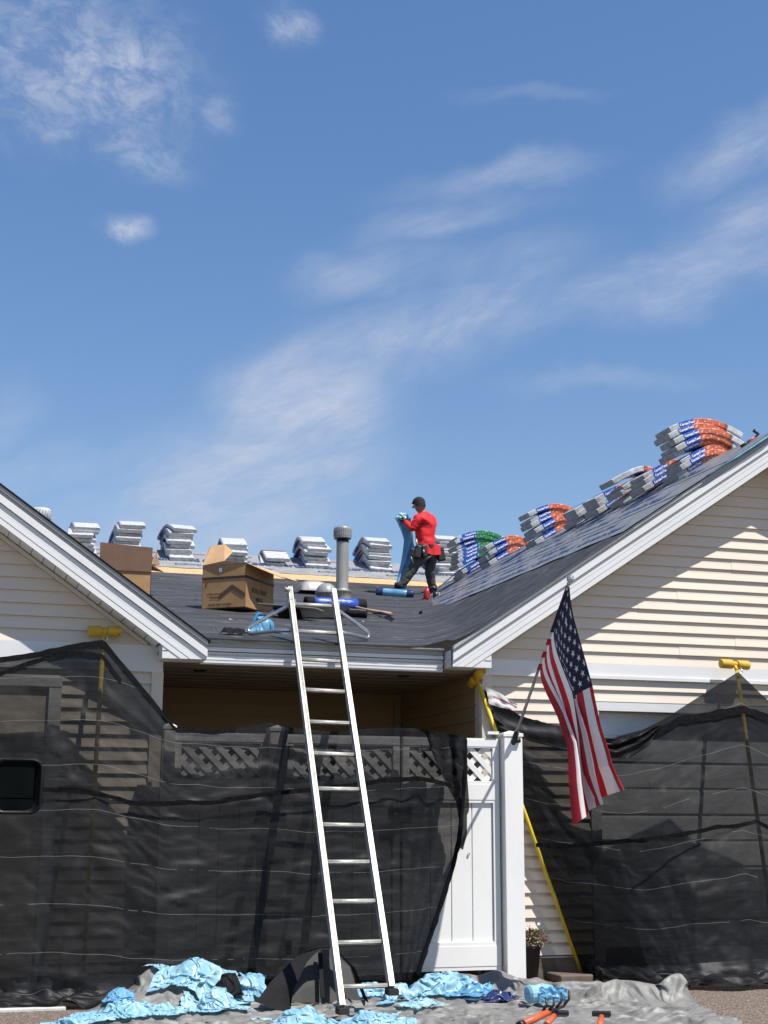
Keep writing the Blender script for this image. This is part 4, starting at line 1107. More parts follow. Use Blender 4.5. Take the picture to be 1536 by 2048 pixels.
    def belt(u, v):
        a = 2*PI*u; return bc+RT*(.176*math.cos(a))+V((0, 1, 0))*(.168*math.sin(a))+V((0, 0, .028*(v-.5)*2))+V((0, 0, .01*math.sin(a*2)))
    m.grid(belt, 28, 1); tb_ = m.build('tool_belt', MT['leather'], pr)
    for (px, py, dy, hx, hz, rot) in ((836, 1104, -.17, .055, .10, .18), (848, 1103, -.19, .04, .095, -.12), (881, 1108, .02, .06, .11, -.2), (826, 1106, .0, .05, .07, .1)):
        m = MB(); m.box(P(px, py, dy), (hx, .045, hz), R=Matrix.Rotation(rot, 3, 'Y')); bevel(m.build('pouch', MT['leather'], tb_), .02, 2)
    m = MB(); m.tube([P(832, 1078, -.2), P(835, 1092, -.21)], [.012, .016], 8); m.tube([P(847, 1100, -.24), P(848, 1106, -.24)], [.014, .012], 8); m.tube([P(822, 1113, -.19), P(827, 1128, -.17)], .006, 6)
    m.build('hand_tools', MT['alu'], tb_)
    # long shirt hem below the belt
    m = MB()
    hc = P(855, 1102)
    def hem(u, v):
        a = PI*(1.10+.98*u); r = .168+.008*math.sin(u*26)+.016*v; return hc+RT*(r*math.cos(a)*1.02)+V((0, 1, 0))*(r*math.sin(a))+V((0, 0, lerp(.075, -.075+.015*math.sin(u*9), v)))
    m.grid(hem, 24, 6); m.build('shirt_hem', MT['shirt'], pr)
    # trailing strap
    MB().tube([P(873, 1098, -.1), P(862, 1112, -.16), P(851, 1118, -.17)], .006, 6).build('belt_strap', MT['wrap_grey'], tb_)
    return pts


PT = roofer()
# film in the roofer's hands
t = thing('plastic_film', PERS+V((-.25, .1, 0)), 'long strip of pale blue plastic film hanging from the roofer\'s hands', 'plastic film')
ctr = [(806, 1036, .16, 16), (808, 1046, .18, 13), (814, 1060, .2, 12), (817, 1080, .22, 9), (818, 1100, .22, 12), (812, 1130, .2, 11), (806, 1155, .16, 11), (800, 1180, .1, 12)]
def film(u, v):
    rows = [(i/7., *q) for i, q in enumerate(ctr)]; px, py, dy, w = pl(rows, v)
    a = (u-.5)*2; p = at(px+a*w, py+2*nz(u*6, v*6), 20+dy+.05*math.sin(a*5+v*9)+.03*nz(u*7, v*12)); return p
MB().grid(film, 14, 50).build('hanging_strip', MT['blue_film2'], t)
b = MB(); rs = random.Random(3); cc = at(805, 1036, 20.17)
def bunch(u, v):
    a, e = 2*PI*u, PI*(v-.5); d = V((math.cos(a)*math.cos(e), math.sin(a)*math.cos(e), math.sin(e))); r = .10*(1+.5*ridged(d.x*1.6, d.y*1.6, d.z*1.6, 3)-.25)
    return cc+V((d.x*r*1.1, d.y*r*.8, d.z*r*.8))
b.grid(bunch, 24, 16, smooth=False); b.build('gathered_end', MT['blue_film'], t)

# ------------------------------------------------------------------ ladder
bl_, br_ = at(684, 2016, 9.35), at(783, 1978, 9.5)
el_, er_ = at(594, 1296, 11.28), at(684, 1300, 11.26)
dl = (el_-bl_); dr = (er_-br_)
def up_to(A, d, py):
    lo_, hi_ = 0., 3.
    for _ in range(50):
        mid = (lo_+hi_)/2
        if pj(A+d*mid)[1] > py: lo_ = mid
        else: hi_ = mid
    return A+d*lo_
tl_, tr_ = up_to(bl_, dl, 1179), up_to(br_, dr, 1183)
ld = thing('ladder', ((bl_+br_)/2), 'long aluminium ladder leaning on the porch eave', 'ladder')
ndir = (tl_-bl_).normalized(); across = (tr_-tl_).normalized(); facen = across.cross(ndir).normalized()
for A, B in ((bl_, tl_), (br_, tr_)):
    m = MB(); m.bar(A, B, .030, .078, facen); m.bar(A+facen*-.036, B+facen*-.036, .040, .006, facen); m.bar(A+facen*.036, B+facen*.036, .040, .006, facen)
    bevel(m.build('rail', MT['alu'], ld), .002, 1)
ys = [(1262, 1267), (1318, 1324), (1379, 1384), (1443, 1447), (1506, 1510), (1577, 1579), (1649, 1651), (1724, 1724), (1803, 1802), (1886, 1883), (1974, 1971)]
for a, b_ in ys+[(1208, 1213)]:
    A = up_to(bl_, dl, a); B = up_to(br_, dr, b_)
    m = MB(); dd = (B-A).normalized()
    m.tube([A, B], .0165, 8); m.bar(A+facen*0, B, .026, .020, facen)
    m.build('rung', MT['alu'], ld)
for B in (bl_, br_):
    MB().box(B-ndir*.02, (.035, .05, .02)).build('foot', MT['rubber'], ld)
# stabiliser
stb = thing('ladder_stabiliser', (tl_+tr_)/2, 'bent aluminium tube stand-off bolted near the ladder top', 'ladder stabiliser')
A = up_to(bl_, dl, 1206); B = up_to(br_, dr, 1210); A2 = up_to(bl_, dl, 1258); B2 = up_to(br_, dr, 1262)
ft = facen*(-.045 if facen.y > 0 else .045)
fl_, fr_ = low(497, 1268, .02), low(737, 1278, .02)
def smooth_path(P, n=6):
    P = [V(p) for p in P]; out = [P[0]]
    for i in range(1, len(P)-1):
        a = P[i]+(P[i-1]-P[i]).normalized()*min(.07, (P[i-1]-P[i]).length*.4); c = P[i]+(P[i+1]-P[i]).normalized()*min(.07, (P[i+1]-P[i]).length*.4)
        for k in range(n+1):
            t_ = k/n; out.append(a*(1-t_)**2+P[i]*2*t_*(1-t_)+c*t_*t_)
    return out+[P[-1]]
bo = V((0, .06, 0))
MB().tube(smooth_path([at(566, 1252, A2.y-.1)*0+A2+bo, low(520, 1262, .03)*0+A2.lerp(fl_, .35)+V((0, 0, .0)), fl_+V((0, 0, .004)), fl_+V((0.0, .02, .06)), A.lerp(fl_, .12)+bo, A+bo, B+bo, B.lerp(fr_, .12)+bo, fr_+V((0, 0, .06)), fr_, B2.lerp(fr_, .4), B2+bo]), .0165, 10).build('tube_frame', MT['alu_tube'], stb)
m = MB()
for q in (A, B): m.box(q+V((0, .02, 0)), (.03, .05, .03))
m.tube([A+V((-.06, .02, .12)), A+V((-.01, .02, .11))], [.024, .012], 8)
m.build('clamp', MT['alu'], stb)

# ------------------------------------------------------------------ fence, gates
YF = 11.22
def px_x(px, py=1700): return at(px, py, YF).x
ZT = at(700, 1466, YF).z
def post(pa, pb, ztop, label, dy=.0, cap=True):
    xa_, xb_ = px_x(pa), px_x(pb); w = (xb_-xa_); xc = (xa_+xb_)/2
    t = thing('fence_post', (xc, YF+dy, 0), label, 'fence post', 'white vinyl fence posts')
    m = MB(); m.box((xc, YF+dy, ztop/2), (w/2, w/2, ztop/2)); bevel(m.build('post_shaft', MT['vinyl'], t), .006)
    if cap:
        m = MB(); h = w/2+.006
        m.box((xc, YF+dy, ztop+.012), (h, h, .012)); m.add([(xc-h, YF+dy-h, ztop+.024), (xc+h, YF+dy-h, ztop+.024), (xc+h, YF+dy+h, ztop+.024), (xc-h, YF+dy+h, ztop+.024), (xc, YF+dy, ztop+.052)], [(0, 1, 4), (1, 2, 4), (2, 3, 4), (3, 0, 4)])
        m.build('post_cap', MT['vinyl'], t)
    return t
zpost = at(1022, 1462, YF).z-.05
post(1004, 1041, zpost, 'tall white vinyl gate post that carries the flag', cap=True)
post(532, 568, ZT, 'white vinyl post behind black netting left of the ladder')
post(318, 342, ZT, 'white vinyl post against the corner of the left wing under netting')
def panel(pa, pb, name, label, cat, dy=.03, bot=.12, dzl=0):
    xa_, xb_ = px_x(pa), px_x(pb); t = thing(name, ((xa_+xb_)/2, YF+dy, bot), label, cat, 'white vinyl fence sections')
    y = YF+dy; z1, z2, z3, z4, z5 = at(700, 1471, YF).z, at(700, 1491, YF).z, at(700, 1559, YF).z, at(700, 1604, YF).z, at(960, 1884, YF).z
    xc, hw = (xa_+xb_)/2, (xb_-xa_)/2
    for (a, b_, dd, nm) in ((z2, z1, .024, 'top_rail'), (z4, z3, .024, 'mid_rail'), (bot, z5, .024, 'bottom_rail')):
        m = MB(); m.box((xc, y, (a+b_)/2), (hw, dd, abs(b_-a)/2)); m.box((xc, y-.0265, (a+b_)/2), (hw-.003, .0015, abs(b_-a)*.36)); bevel(m.build(nm, MT['vinyl'], t), .004)
    sw_ = .058
    for x in (xa_+sw_/2, xb_-sw_/2):
        m = MB(); m.box((x, y-.002, (z5+z4)/2), (sw_/2, .022, (z4-z5)/2-.001)); m.box((x, y-.002, (z2+z3)/2), (sw_/2, .022, (z2-z3)/2-.001)); bevel(m.build('stile', MT['vinyl'], t), .003)
    n = max(3, int((xb_-xa_-2*sw_)/.15)); w = (xb_-xa_-2*sw_)/n
    for i in range(n):
        m = MB(); m.box((xa_+sw_+w*(i+.5), y+.006, (z5+z4)/2), (w/2-.0025, .010, (z4-z5)/2+.02)); bevel(m.build('board', MT['vinyl'], t), .004, 1)
    # lattice
    x0_, x1_ = xa_+sw_, xb_-sw_; zl_, zh_ = z3, z2; hh = zh_-zl_; pit = .133; sl_w = .045
    for s_ in (1, -1):
        k = -6
        while k*pit < (x1_-x0_)+hh:
            xs0 = x0_+k*pit
            # line x = xs0 + s*(z-zl)
            za, zb = zl_-.01, zh_+.01
            xa2, xb2 = (xs0-.01, xs0+hh+.01) if s_ > 0 else (xs0+hh+.01, xs0-.01)
            p, q = V((xa2, 0, za)), V((xb2, 0, zb))
            # clip to the opening
            def clip(p, q):
                d = q-p; t0, t1 = 0., 1.
                for lo_b, hi_b in ((x0_-.015, x1_+.015),):
                    if abs(d.x) < 1e-6: return None
                    ta_, tb_ = (lo_b-p.x)/d.x, (hi_b-p.x)/d.x
                    t0, t1 = max(t0, min(ta_, tb_)), min(t1, max(ta_, tb_))
                return (p+d*t0, p+d*t1) if t1-t0 > .05 else None
            r = clip(p, q); k += 1
            if not r: continue
            p, q = r; yy = y+(.004 if s_ > 0 else -.005)
            m = MB(); m.bar((p.x, yy, p.z), (q.x, yy, q.z), sl_w, .008, (0, 1, 0)); m.build('lattice_slat', MT['vinyl'], t)
    return t, (xa_, xb_, z1, z5)
panel(342, 532, 'lattice_fence', 'white lattice topped fence panel behind netting beside the left wing', 'fence panel')
panel(570, 800, 'gate_leaf', 'white lattice topped gate leaf behind the ladder and netting', 'gate')
g2, gg = panel(806, 1001, 'gate_leaf', 'white lattice topped gate leaf half uncovered beside the flag post', 'gate')
def hinge(px, py, parent):
    p = at(px, py, YF-.045); m = MB(); m.box(p, (.10, .008, .022)); m.box(p+V((0, 0, -.055)), (.10, .008, .020)); m.tube([p+V((0, -.01, .03)), p+V((0, -.01, -.08))], .016, 8)
    for k in (-1, 1): m.box(p+V((k*.075, -.002, -.028)), (.02, .008, .055))
    t = m.build('gate_hinge', MT['black_metal'], parent)
g1 = bpy.data.objects['gate_leaf']
hinge(562, 1498, g1); hinge(558, 1888, g1); hinge(800, 1620, g1)
MB().box(at(985, 1466, YF), (.05, .02, .012)).build('latch_plate', MT['vinyl'], g2)
kd = at(939, 1708, YF-.0); MB().lathe([(.006, -.004), (.010, 0), (.010, .006)], V((kd.x, YF+.018, kd.z)), (0, -1, 0), 10).build('gate_knob', MT['pipe'], g2)

# ------------------------------------------------------------------ flag
fb = at(1026, 1486, YF-.07); ft_ = at(1137, 1168, YF-1.28)
fp = thing('flagpole', fb, 'grey flagpole angled out from a black bracket on the white gate post', 'flagpole')
MB().tube([fb, ft_], [.0125, .0115], 12).build('pole_shaft', MT['pole_grey'], fp)
pd = (ft_-fb).normalized()
MB().lathe([(.012, -.06), (.016, -.05), (.016, -.03), (.010, -.025), (.010, 0), (.017, .002), (.012, .01), (.014, .02), (.026, .035), (.030, .052), (.024, .072), (.001, .08)], ft_, pd, 16).build('finial', MT['chrome'], fp)
m = MB(); bx = at(1024, 1490, YF-.068); m.prism([bx+V((dx, 0, dz)) for dx, dz in ((-.03, .06), (.03, .06), (.03, -.03), (.0, -.10), (-.03, -.03))], (0, .012, 0)); m.tube([fb-pd*.03, fb+pd*.13], [.024, .022], 10)
m.lathe([(.001, -.02), (.02, -.02), (.02, .02), (.001, .02)], fb+V((.03, -.03, .02)), (1, 0, 0), 10); m.build('bracket', MT['iron'], fp)
MB().tube([bx+V((0, .004, -.03)), bx+V((0, -.008, -.03))], .010, 8).build('bracket_bolt', MT['chrome'], fp)
T_ = [(0, 1133, 1180, 9.99), (.2, 1153, 1272, 9.94), (.4, 1176, 1372, 9.90), (.6, 1189, 1455, 9.86), (.8, 1208, 1530, 9.82), (1, 1231, 1580, 9.80)]
def pole_at(t_): return fb.lerp(ft_, t_)
hb = None
lo_, hi_ = 0, 1
for _ in range(40):
    mid = (lo_+hi_)/2
    if pj(pole_at(mid))[1] > 1340: lo_ = mid
    else: hi_ = mid
tb0 = lo_
B_ = [(0, 1073, 1340, pole_at(tb0).y), (.2, 1092, 1387, pole_at(tb0).y-.16), (.4, 1115, 1432, 10.22), (.6, 1136, 1492, 10.06), (.8, 1141, 1572, 9.97), (1, 1150, 1650, 9.92)]
FL = {}
def flag_f(u, v):
    a = pl(T_, u); b_ = pl(B_, u); A = at(*a); B = at(*b_)
    if u < 1e-6: return pole_at(lerp(.985, tb0, v))-RT*.020+V((0, -.016, 0))
    w = v+.045*math.sin(v*PI*2)*min(1, u*1.6)
    p = A.lerp(B, w)
    amp = .085*min(1, u*1.35)
    p = p+V((.25, -1, 0)).normalized()*(amp*math.sin(v*PI*4.6+.5+u*.8)+.018*math.sin(v*22+u*5)*u+.02*nz(u*3, v*5)*u)
    k_ = max(0, 1-u*9); p = p.lerp(pole_at(lerp(.985, tb0, v))+RT*.012+V((0, -.020, 0)), k_)
    p += V((.030*math.sin(v*PI*3.1+1.2)*u, 0, .016*math.sin(v*PI*5)*u))
    return p
flg = thing('flag', pole_at(.9), 'American flag hanging in folds from the angled pole beside the gate', 'flag')
b = MB(); NU, NV = 60, 78
b.grid(lambda u, v: flag_f(u, v), NU, NV, mf=lambda u, v: 2 if (u < .4 and v < 7/13) else (0 if int(v*13) % 2 == 0 else 1))
b.build('flag_cloth', [MT['red_cloth'], MT['white_cloth'], MT['blue_cloth']], flg)
# stars, both faces
def star_mesh(uc, vc):
    b = MB()
    for sgn in (1, -1):
        pts_ = []; 
        for k in range(10):
            r = 1 if k % 2 == 0 else .40; a = PI/2+k*PI/5+.2
            uu = uc+.0165*r*math.cos(a)*1.0; vv = vc+.0275*r*math.sin(a)
            e = .004; p = flag_f(uu, vv); n = (flag_f(uu+e, vv)-p).cross(flag_f(uu, vv+e)-p).normalized(); pts_.append(p+n*.0035*sgn)
        p = flag_f(uc, vc); n = (flag_f(uc+.004, vc)-p).cross(flag_f(uc, vc+.004)-p).normalized(); pts_.append(p+n*.0042*sgn)
        b.add(pts_, [(k, (k+1) % 10, 10) if sgn > 0 else ((k+1) % 10, k, 10) for k in range(10)])
    return b
cl = [o for o in flg.children][0]
for r in range(9):
    n = 6 if r % 2 == 0 else 5
    for c in range(n):
        uc = .4*((c+.5)/6 if n == 6 else (c+1)/6); vc = 7/13*(r+1)/10
        star_mesh(uc, vc).build('star', MT['star'], cl)
MB().tube([flag_f(.0, v_/10) for v_ in range(11)], .016, 8).build('hoist_sleeve', MT['blue_cloth'], flg) if 0 else None

# ------------------------------------------------------------------ netting
def loft(top, bot, ytop, ybot, seed, amp=.03, dense=None):
    def f(u, v):
        tx, ty, *ry = pl(top, u); bx_, by_, *rb = pl(bot, u)
        yt = ry[0] if ry else ytop; yb = rb[0] if rb else ybot
        A = at(tx, ty, yt); B = at(bx_, by_, yb); p = A.lerp(B, v)
        fade = min(1, v*6+.15)
        w = amp*(nz(u*5+seed, v*2.2)+.55*nz(u*11+seed, v*5+3)+.28*nz(u*16-v*6, v*13, seed)+.16*nz(u*44, v*26, seed))
        w += amp*.30*(1-abs(nz(u*7+v*5, v*9, seed+4))*3)*.4
        w += amp*.09*(1-abs(nz(u*9+seed, v*19+u*4, seed+6))*3)+amp*.05*(1-abs(nz(u*30-v*8, v*44, seed+7))*2.6)
        p = p+V((0, -abs(w)*1.0*fade-.004, 0))+V((.012*nz(u*12, v*5, 2+seed), 0, .010*nz(u*9, v*9, 5+seed)))
        return p
    return f
nl_ = thing('debris_net', (1.8, 11, 0), 'black see-through debris net hung over the left wing and fence', 'debris net')
NT = [(0, -170, 1330, 11.30), (.135, 0, 1314, 11.25), (.20, 80, 1304, 11.22), (.255, 150, 1289, 11.20), (.305, 208, 1281, 11.17), (.345, 262, 1345, 11.15), (.41, 352, 1456, 11.10), (.47, 430, 1461, 11.09),
      (.545, 540, 1446, 11.09), (.56, 560, 1452, 11.09), (.63, 660, 1464, 11.09), (.70, 762, 1457, 11.09), (.75, 834, 1458, 11.08), (.765, 846, 1470, 11.08), (.83, 924, 1471, 11.07), (1, 926, 1470, 11.06)]
NB = [(0, -170, 2012, 10.66), (.135, 0, 2010, 10.66), (.305, 165, 2002, 10.62), (.41, 300, 1990, 10.66), (.56, 500, 1975, 10.78), (.70, 700, 1960, 10.85), (.76, 800, 1960, 10.88), (.83, 842, 1955, 10.90), (1, 850, 1950, 10.92)]
fN = loft(NT, NB, 11.1, 10.8, 1.7, .042)
def fN2(u, v):
    uu = u*.83; p = fN(uu, v)
    if uu > .62:                                    # gathered vertical folds towards the free edge
        k = (uu-.62)/.21; p = p+V((0, -.05*k*(.5+.5*math.sin(uu*150+v*2)), 0))
        if k > .7: p = p+V((.10*math.sin(v*PI*1.15)*((k-.7)/.3)**1.5-.03*((k-.7)/.3)*v, 0, 0))
    return p
MB().grid(fN2, 240, 120, uvf=lambda u, v, p: (p.x, .8*(2.6-p.z)+.2*v*2.1+.05*math.sin(p.x*1.3+1))).build('net_cloth', MT['net'], nl_)
def band(f, u0, u1, v0, h, n, off, seed, drop=lambda u: 0):
    b = MB()
    def g(s, t_):
        u = lerp(u0, u1, s); v = v0+drop(s)+(t_-.5)*h*(1+.35*nz(s*22, seed)); p = f(u, v)
        return p+V((0, -off-.010*abs(nz(s*70, t_*3, seed)), 0))
    b.grid(g, n, 3); return b
def band_px(path, yf, h, seed, n=120):
    L_ = [0]
    for a, b_ in zip(path, path[1:]): L_.append(L_[-1]+math.hypot(b_[0]-a[0], b_[1]-a[1]))
    rows = [(l/L_[-1], *p) for l, p in zip(L_, path)]
    def g(s_, t_):
        px, py = pl(rows, s_); px += 0; py += 2.5*nz(s_*14, seed); p = at(px, py, yf(px, py))
        p.z += (t_-.5)*h*(1+.4*nz(s_*26, seed)); p.y -= .012*abs(nz(s_*80, t_*3, seed)); return p
    return MB().grid(g, n, 3)
def yN(px, py): return pl([(1300, 11.16), (1450, 11.08), (1700, 10.90), (2000, 10.66)], py)[0]-.09
def yR(px, py):
    y = pl([(1340, 11.0), (1500, 10.98), (1700, 10.76), (1960, 10.52)], py)[0]-.08
    return lerp(11.30, y, min(1, max(0, (px-1060)/230)))
band_px([(40, 1576), (90, 1579), (170, 1583), (240, 1598), (262, 1606), (300, 1607), (360, 1606), (420, 1606), (480, 1596), (560, 1585), (640, 1578), (700, 1572), (770, 1561), (830, 1556), (870, 1562), (905, 1572)], yN, .036, 3, 170).build('seam_band', MT['strap'], nl_)
band(fN2, 0.0, .60, .009, .019, 120, .012, 5).build('seam_band', MT['strap'], nl_)
band(fN2, 0.0, .40, .047, .016, 80, .010, 6, lambda s: .022*math.sin(s*7)).build('seam_band', MT['strap'], nl_)
# free right edge: rolled dark hem
ep = [fN2(1, v_/40)+V((.006, -.03, 0)) for v_ in range(41)]
MB().tube(ep, [.016+.014*abs(nz(i*.6)) for i in range(41)], 7).build('edge_hem', MT['strap'], nl_)
# a twisted bunch hanging over the gate top
def bn(u, v):
    rows = [(0, 850, 1462, 928, 1472), (.3, 862, 1500, 934, 1545), (.55, 888, 1560, 938, 1600), (.72, 905, 1592, 938, 1622), (.8, 912, 1604, 934, 1630), (.9, 918, 1640, 934, 1668), (1, 912, 1690, 926, 1700)]
    a, b_, c, d = pl(rows, v); p = at(lerp(a, c, u), lerp(b_, d, u), 11.00-.05*math.sin(u*9+v*3)-.02*nz(u*5, v*9)); return p
MB().grid(bn, 20, 40, uvs=(.4, 1)).build('net_fold', MT['net_dense'], nl_)
# slumped folds on the ground
def slump(f, u0, u1, seed, out=.45, mt_='net_dense'):
    def g(s, t_):
        u = lerp(u0, u1, s); p = f(u, .93); q = f(u, 1.0)
        base = p.lerp(V((q.x, q.y-out*(.7+.4*nz(u*8, seed)), .05)), t_)
        zz = .05+.10*math.sin(min(1, t_*1.1)*PI)*(.6+.5*nz(u*9, t_*2, seed))+.06*nz(u*20, t_*7, seed)
        base.z = lerp(p.z, max(.02, zz), min(1, t_*3)); return base
    return MB().grid(g, 100, 14, smooth=True, uvs=(4, .5))
slump(fN2, 0, .72, 3, .10).build('net_slump', MT['net_dense'], nl_)

nr_ = thing('debris_net', (6.2, 11, 0), 'black see-through debris net hung across the right garage', 'debris net')
RTP = [(0, 957, 1372, 11.45), (.06, 985, 1400, 11.44), (.14, 1040, 1432, 11.42), (.22, 1110, 1452, 11.34), (.30, 1180, 1474, 11.22), (.36, 1225, 1476, 11.15), (.43, 1285, 1460, 11.08), (.50, 1340, 1432, 11.06), (.57, 1400, 1392, 11.04), (.64, 1475, 1343, 11.0),
       (.72, 1536, 1400, 11.0), (.86, 1640, 1450, 11.0), (1, 1760, 1440, 11.0)]
RB = [(0, 1166, 1948, 11.36), (.06, 1176, 1952, 11.30), (.14, 1200, 1958, 11.15), (.30, 1300, 1966, 10.75), (.50, 1400, 1966, 10.55), (.64, 1500, 1964, 10.5), (.72, 1545, 1962, 10.5), (1, 1760, 1956, 10.4)]
fR = loft(RTP, RB, 11.1, 10.6, 8.2, .040)
def fR2(u, v):
    p = fR(u, v)
    if .20 < u < .62: p = p+V((0, 0, -.10*math.sin((u-.20)/.42*PI)*v*(1-v)*1.2))
    return p
MB().grid(fR2, 220, 120, uvf=lambda u, v, p: (p.x, .45*(2.6-p.z)+.55*v*2.1)).build('net_cloth', MT['net_right'], nr_)
band_px([(1072, 1690), (1110, 1692), (1160, 1690), (1240, 1684), (1330, 1675), (1430, 1656), (1516, 1645), (1545, 1658), (1600, 1670)], yR, .034, 9, 130).build('seam_band', MT['strap'], nr_)
band(fR2, .02, .30, .012, .03, 60, .014, 12).build('seam_band', MT['strap'], nr_)
def topf(u, v):                                    # upper hem sags below the apex of the pole
    return fR2(u, v)
band(fR2, .26, .74, .035, .03, 110, .014, 13, lambda s: .10*max(0, 1-abs(s-.79)/.26)).build('seam_band', MT['strap'], nr_)
def fold(u, v):                                    # doubled cloth below the sagging upper edge
    uu = lerp(.27, .47, u); p = fR2(uu, .005+.09*v*math.sin(u*PI)**.6); return p+V((0, -.03-.022*math.sin(v*17+u*7)-.02*nz(u*9, v*4, 2), 0))
MB().grid(fold, 60, 14, uvs=(2, .5)).build('net_fold', MT['net_dense'], nr_)
def fold2(u, v):
    uu = lerp(.03, .26, u); p = fR2(uu, .0+.10*v); return p+V((0, -.03-.015*math.sin(v*7+u*6), 0))
MB().grid(fold2, 40, 8, uvs=(1, .3)).build('net_fold', MT['net_dense'], nr_)
slump(fR2, .02, .98, 5, .22).build('net_slump', MT['net_dense'], nr_)
# pale red-printed pouch hanging near the pole top
def pouch(u, v):
    a = pl([(0, 972, 1374), (.5, 1000, 1386), (1, 1034, 1408)], u); b_ = pl([(0, 978, 1408), (.5, 1000, 1415), (1, 1034, 1421)], u)
    return at(lerp(a[0], b_[0], v), lerp(a[1], b_[1], v), 11.16-.02*nz(u*4, v*3))
MB().grid(pouch, 14, 8, mf=lambda u, v: 1 if .35 < v < .55 and u > .2 else 0).build('fabric_pouch', [MT['white_cloth'], mat('faded_red_print', (.42, .14, .12), .7, .35, 40)], nr_)

# poles that hold the nets
def pole(name, top, bot, label, pads, hook=True, mt_='yellow_pole'):
    t = thing(name, bot, label, 'net pole', 'yellow net poles')
    MB().tube([bot, top], .018, 10).build('pole_shaft', MT[mt_], t)
    d = (pads[1]-pads[0]).normalized(); L_ = (pads[1]-pads[0]).length; c0 = pads[0]
    for (s0, s1) in ((0, .42), (.58, 1)):
        m = MB(); r = .042; m.lathe([(.001, L_*s0), (r*.9, L_*s0), (r, L_*s0+.008), (r, L_*s1-.008), (r*.9, L_*s1), (.001, L_*s1)], c0, d, 16); m.build('foam_pad', MT['yellow'], t)
    m = MB(); m.lathe([(.026, L_*.40), (.030, L_*.5), (.026, L_*.60)], c0, d, 12); m.tube([c0+d*L_*.5, top], .017, 8); m.build('fork', MT['yellow'], t)
    if hook:
        c = top; m = MB(); m.tube([c+V((.02, -.03, .03)), c+V((.03, -.04, -.01)), c+V((.01, -.045, -.035)), c+V((-.012, -.04, -.01))], .006, 6); m.build('hook', MT['chrome'], t)
    return t
pole('net_pole', at(207, 1276, 11.38), at(163, 1995, 10.85), 'yellow foam topped pole propping the net on the left wing', (at(176, 1262, 11.38), at(242, 1263, 11.38)))
pole('net_pole', at(957, 1365, 11.44), at(1163, 1945, 11.36), 'bright yellow pole at the porch corner beside the gate post', (at(963, 1342, 11.30), at(943, 1368, 11.62)))
pole('net_pole', at(1474, 1342, 11.30), at(1552, 1905, 10.80), 'yellow foam topped pole propping the net over the right garage', (at(1441, 1327, 11.36), at(1497, 1331, 11.36)))

# ------------------------------------------------------------------ pot plant and step by the gate post
pb = atz(1066, 1952, .0); pb = V((at(1064, 1950, 11.30).x, 11.36, 0.0))
k1 = 1/(F/(pb-CAM).dot(FW))
pt = thing('flower_pot', pb, 'black pot of reddish petunias beside the white gate post', 'potted plant')
ph = at(1064, 1888, 11.36).z
MB().lathe([(.001, .01), (.068, .01), (.10, ph-.02), (.112, ph-.02), (.112, ph), (.095, ph), (.09, ph-.03), (.001, ph-.03)], pb, n=24).build('pot', MT['pot'], pt)
rs = random.Random(12); b = MB(); st = MB()
for i in range(420):
    a = rs.random()*2*PI; r = .17*rs.random()**.6; h = ph+rs.uniform(-.03, .15)*(1-.5*r/.17)
    p = pb+V((r*math.cos(a), r*math.sin(a)*.8, h)); s_ = rs.uniform(.010, .024); d = V((rs.gauss(0, 1), rs.gauss(0, 1), rs.gauss(.4, .7))).normalized(); e = d.cross(V((rs.gauss(0, 1), rs.gauss(0, 1), 1))).normalized()
    b.add([p, p+d*s_+e*s_*.45, p+d*s_*2, p+d*s_-e*s_*.45], [(0, 1, 2, 3)], 0 if rs.random() < .6 else 1)
for i in range(16):
    a = rs.random()*2*PI; q = pb+V((.14*math.cos(a), .11*math.sin(a), ph+rs.uniform(.0, .17))); st.tube([pb+V((0, 0, ph-.02)), (pb+q)/2+V((0, 0, ph*.5+.03)), q], .004, 5)
st.build('stems', MT['leaf'], pt)
b.build('foliage', [MT['leaf'], MT['leaf_red']], pt, kind='stuff')
for i, (dx, dz, mm) in enumerate([(.05, .17, 'petal_white'), (.08, .05, 'petal_red'), (-.03, .07, 'petal_red'), (.11, .03, 'petal_red'), (-.05, .14, 'petal_white')]):
    m = MB(); c = pb+V((dx, -.10, ph+dz)); R = Matrix.Rotation(i, 3, 'Y')
    for k in range(5):
        a = 2*PI*k/5; d = R @ V((math.cos(a), -.3, math.sin(a)))*.015; e = R @ V((-math.sin(a), 0, math.cos(a)))*.008
        m.add([c, c+d*.6+e, c+d, c+d*.6-e], [(0, 1, 2, 3)])
    m.build('flower', MT[mm], pt)
sa = at(1098, 1948, 11.3); m = MB(); m.box((at(1140, 1950, 11.3).x, 11.30, .035), (.15, .15, .035)); o = m.build('stone_step', MT['stone'], None, label='brown stone block at the foot of the wall beside the flower pot', cat='stone block'); bevel(o, .015, 3)

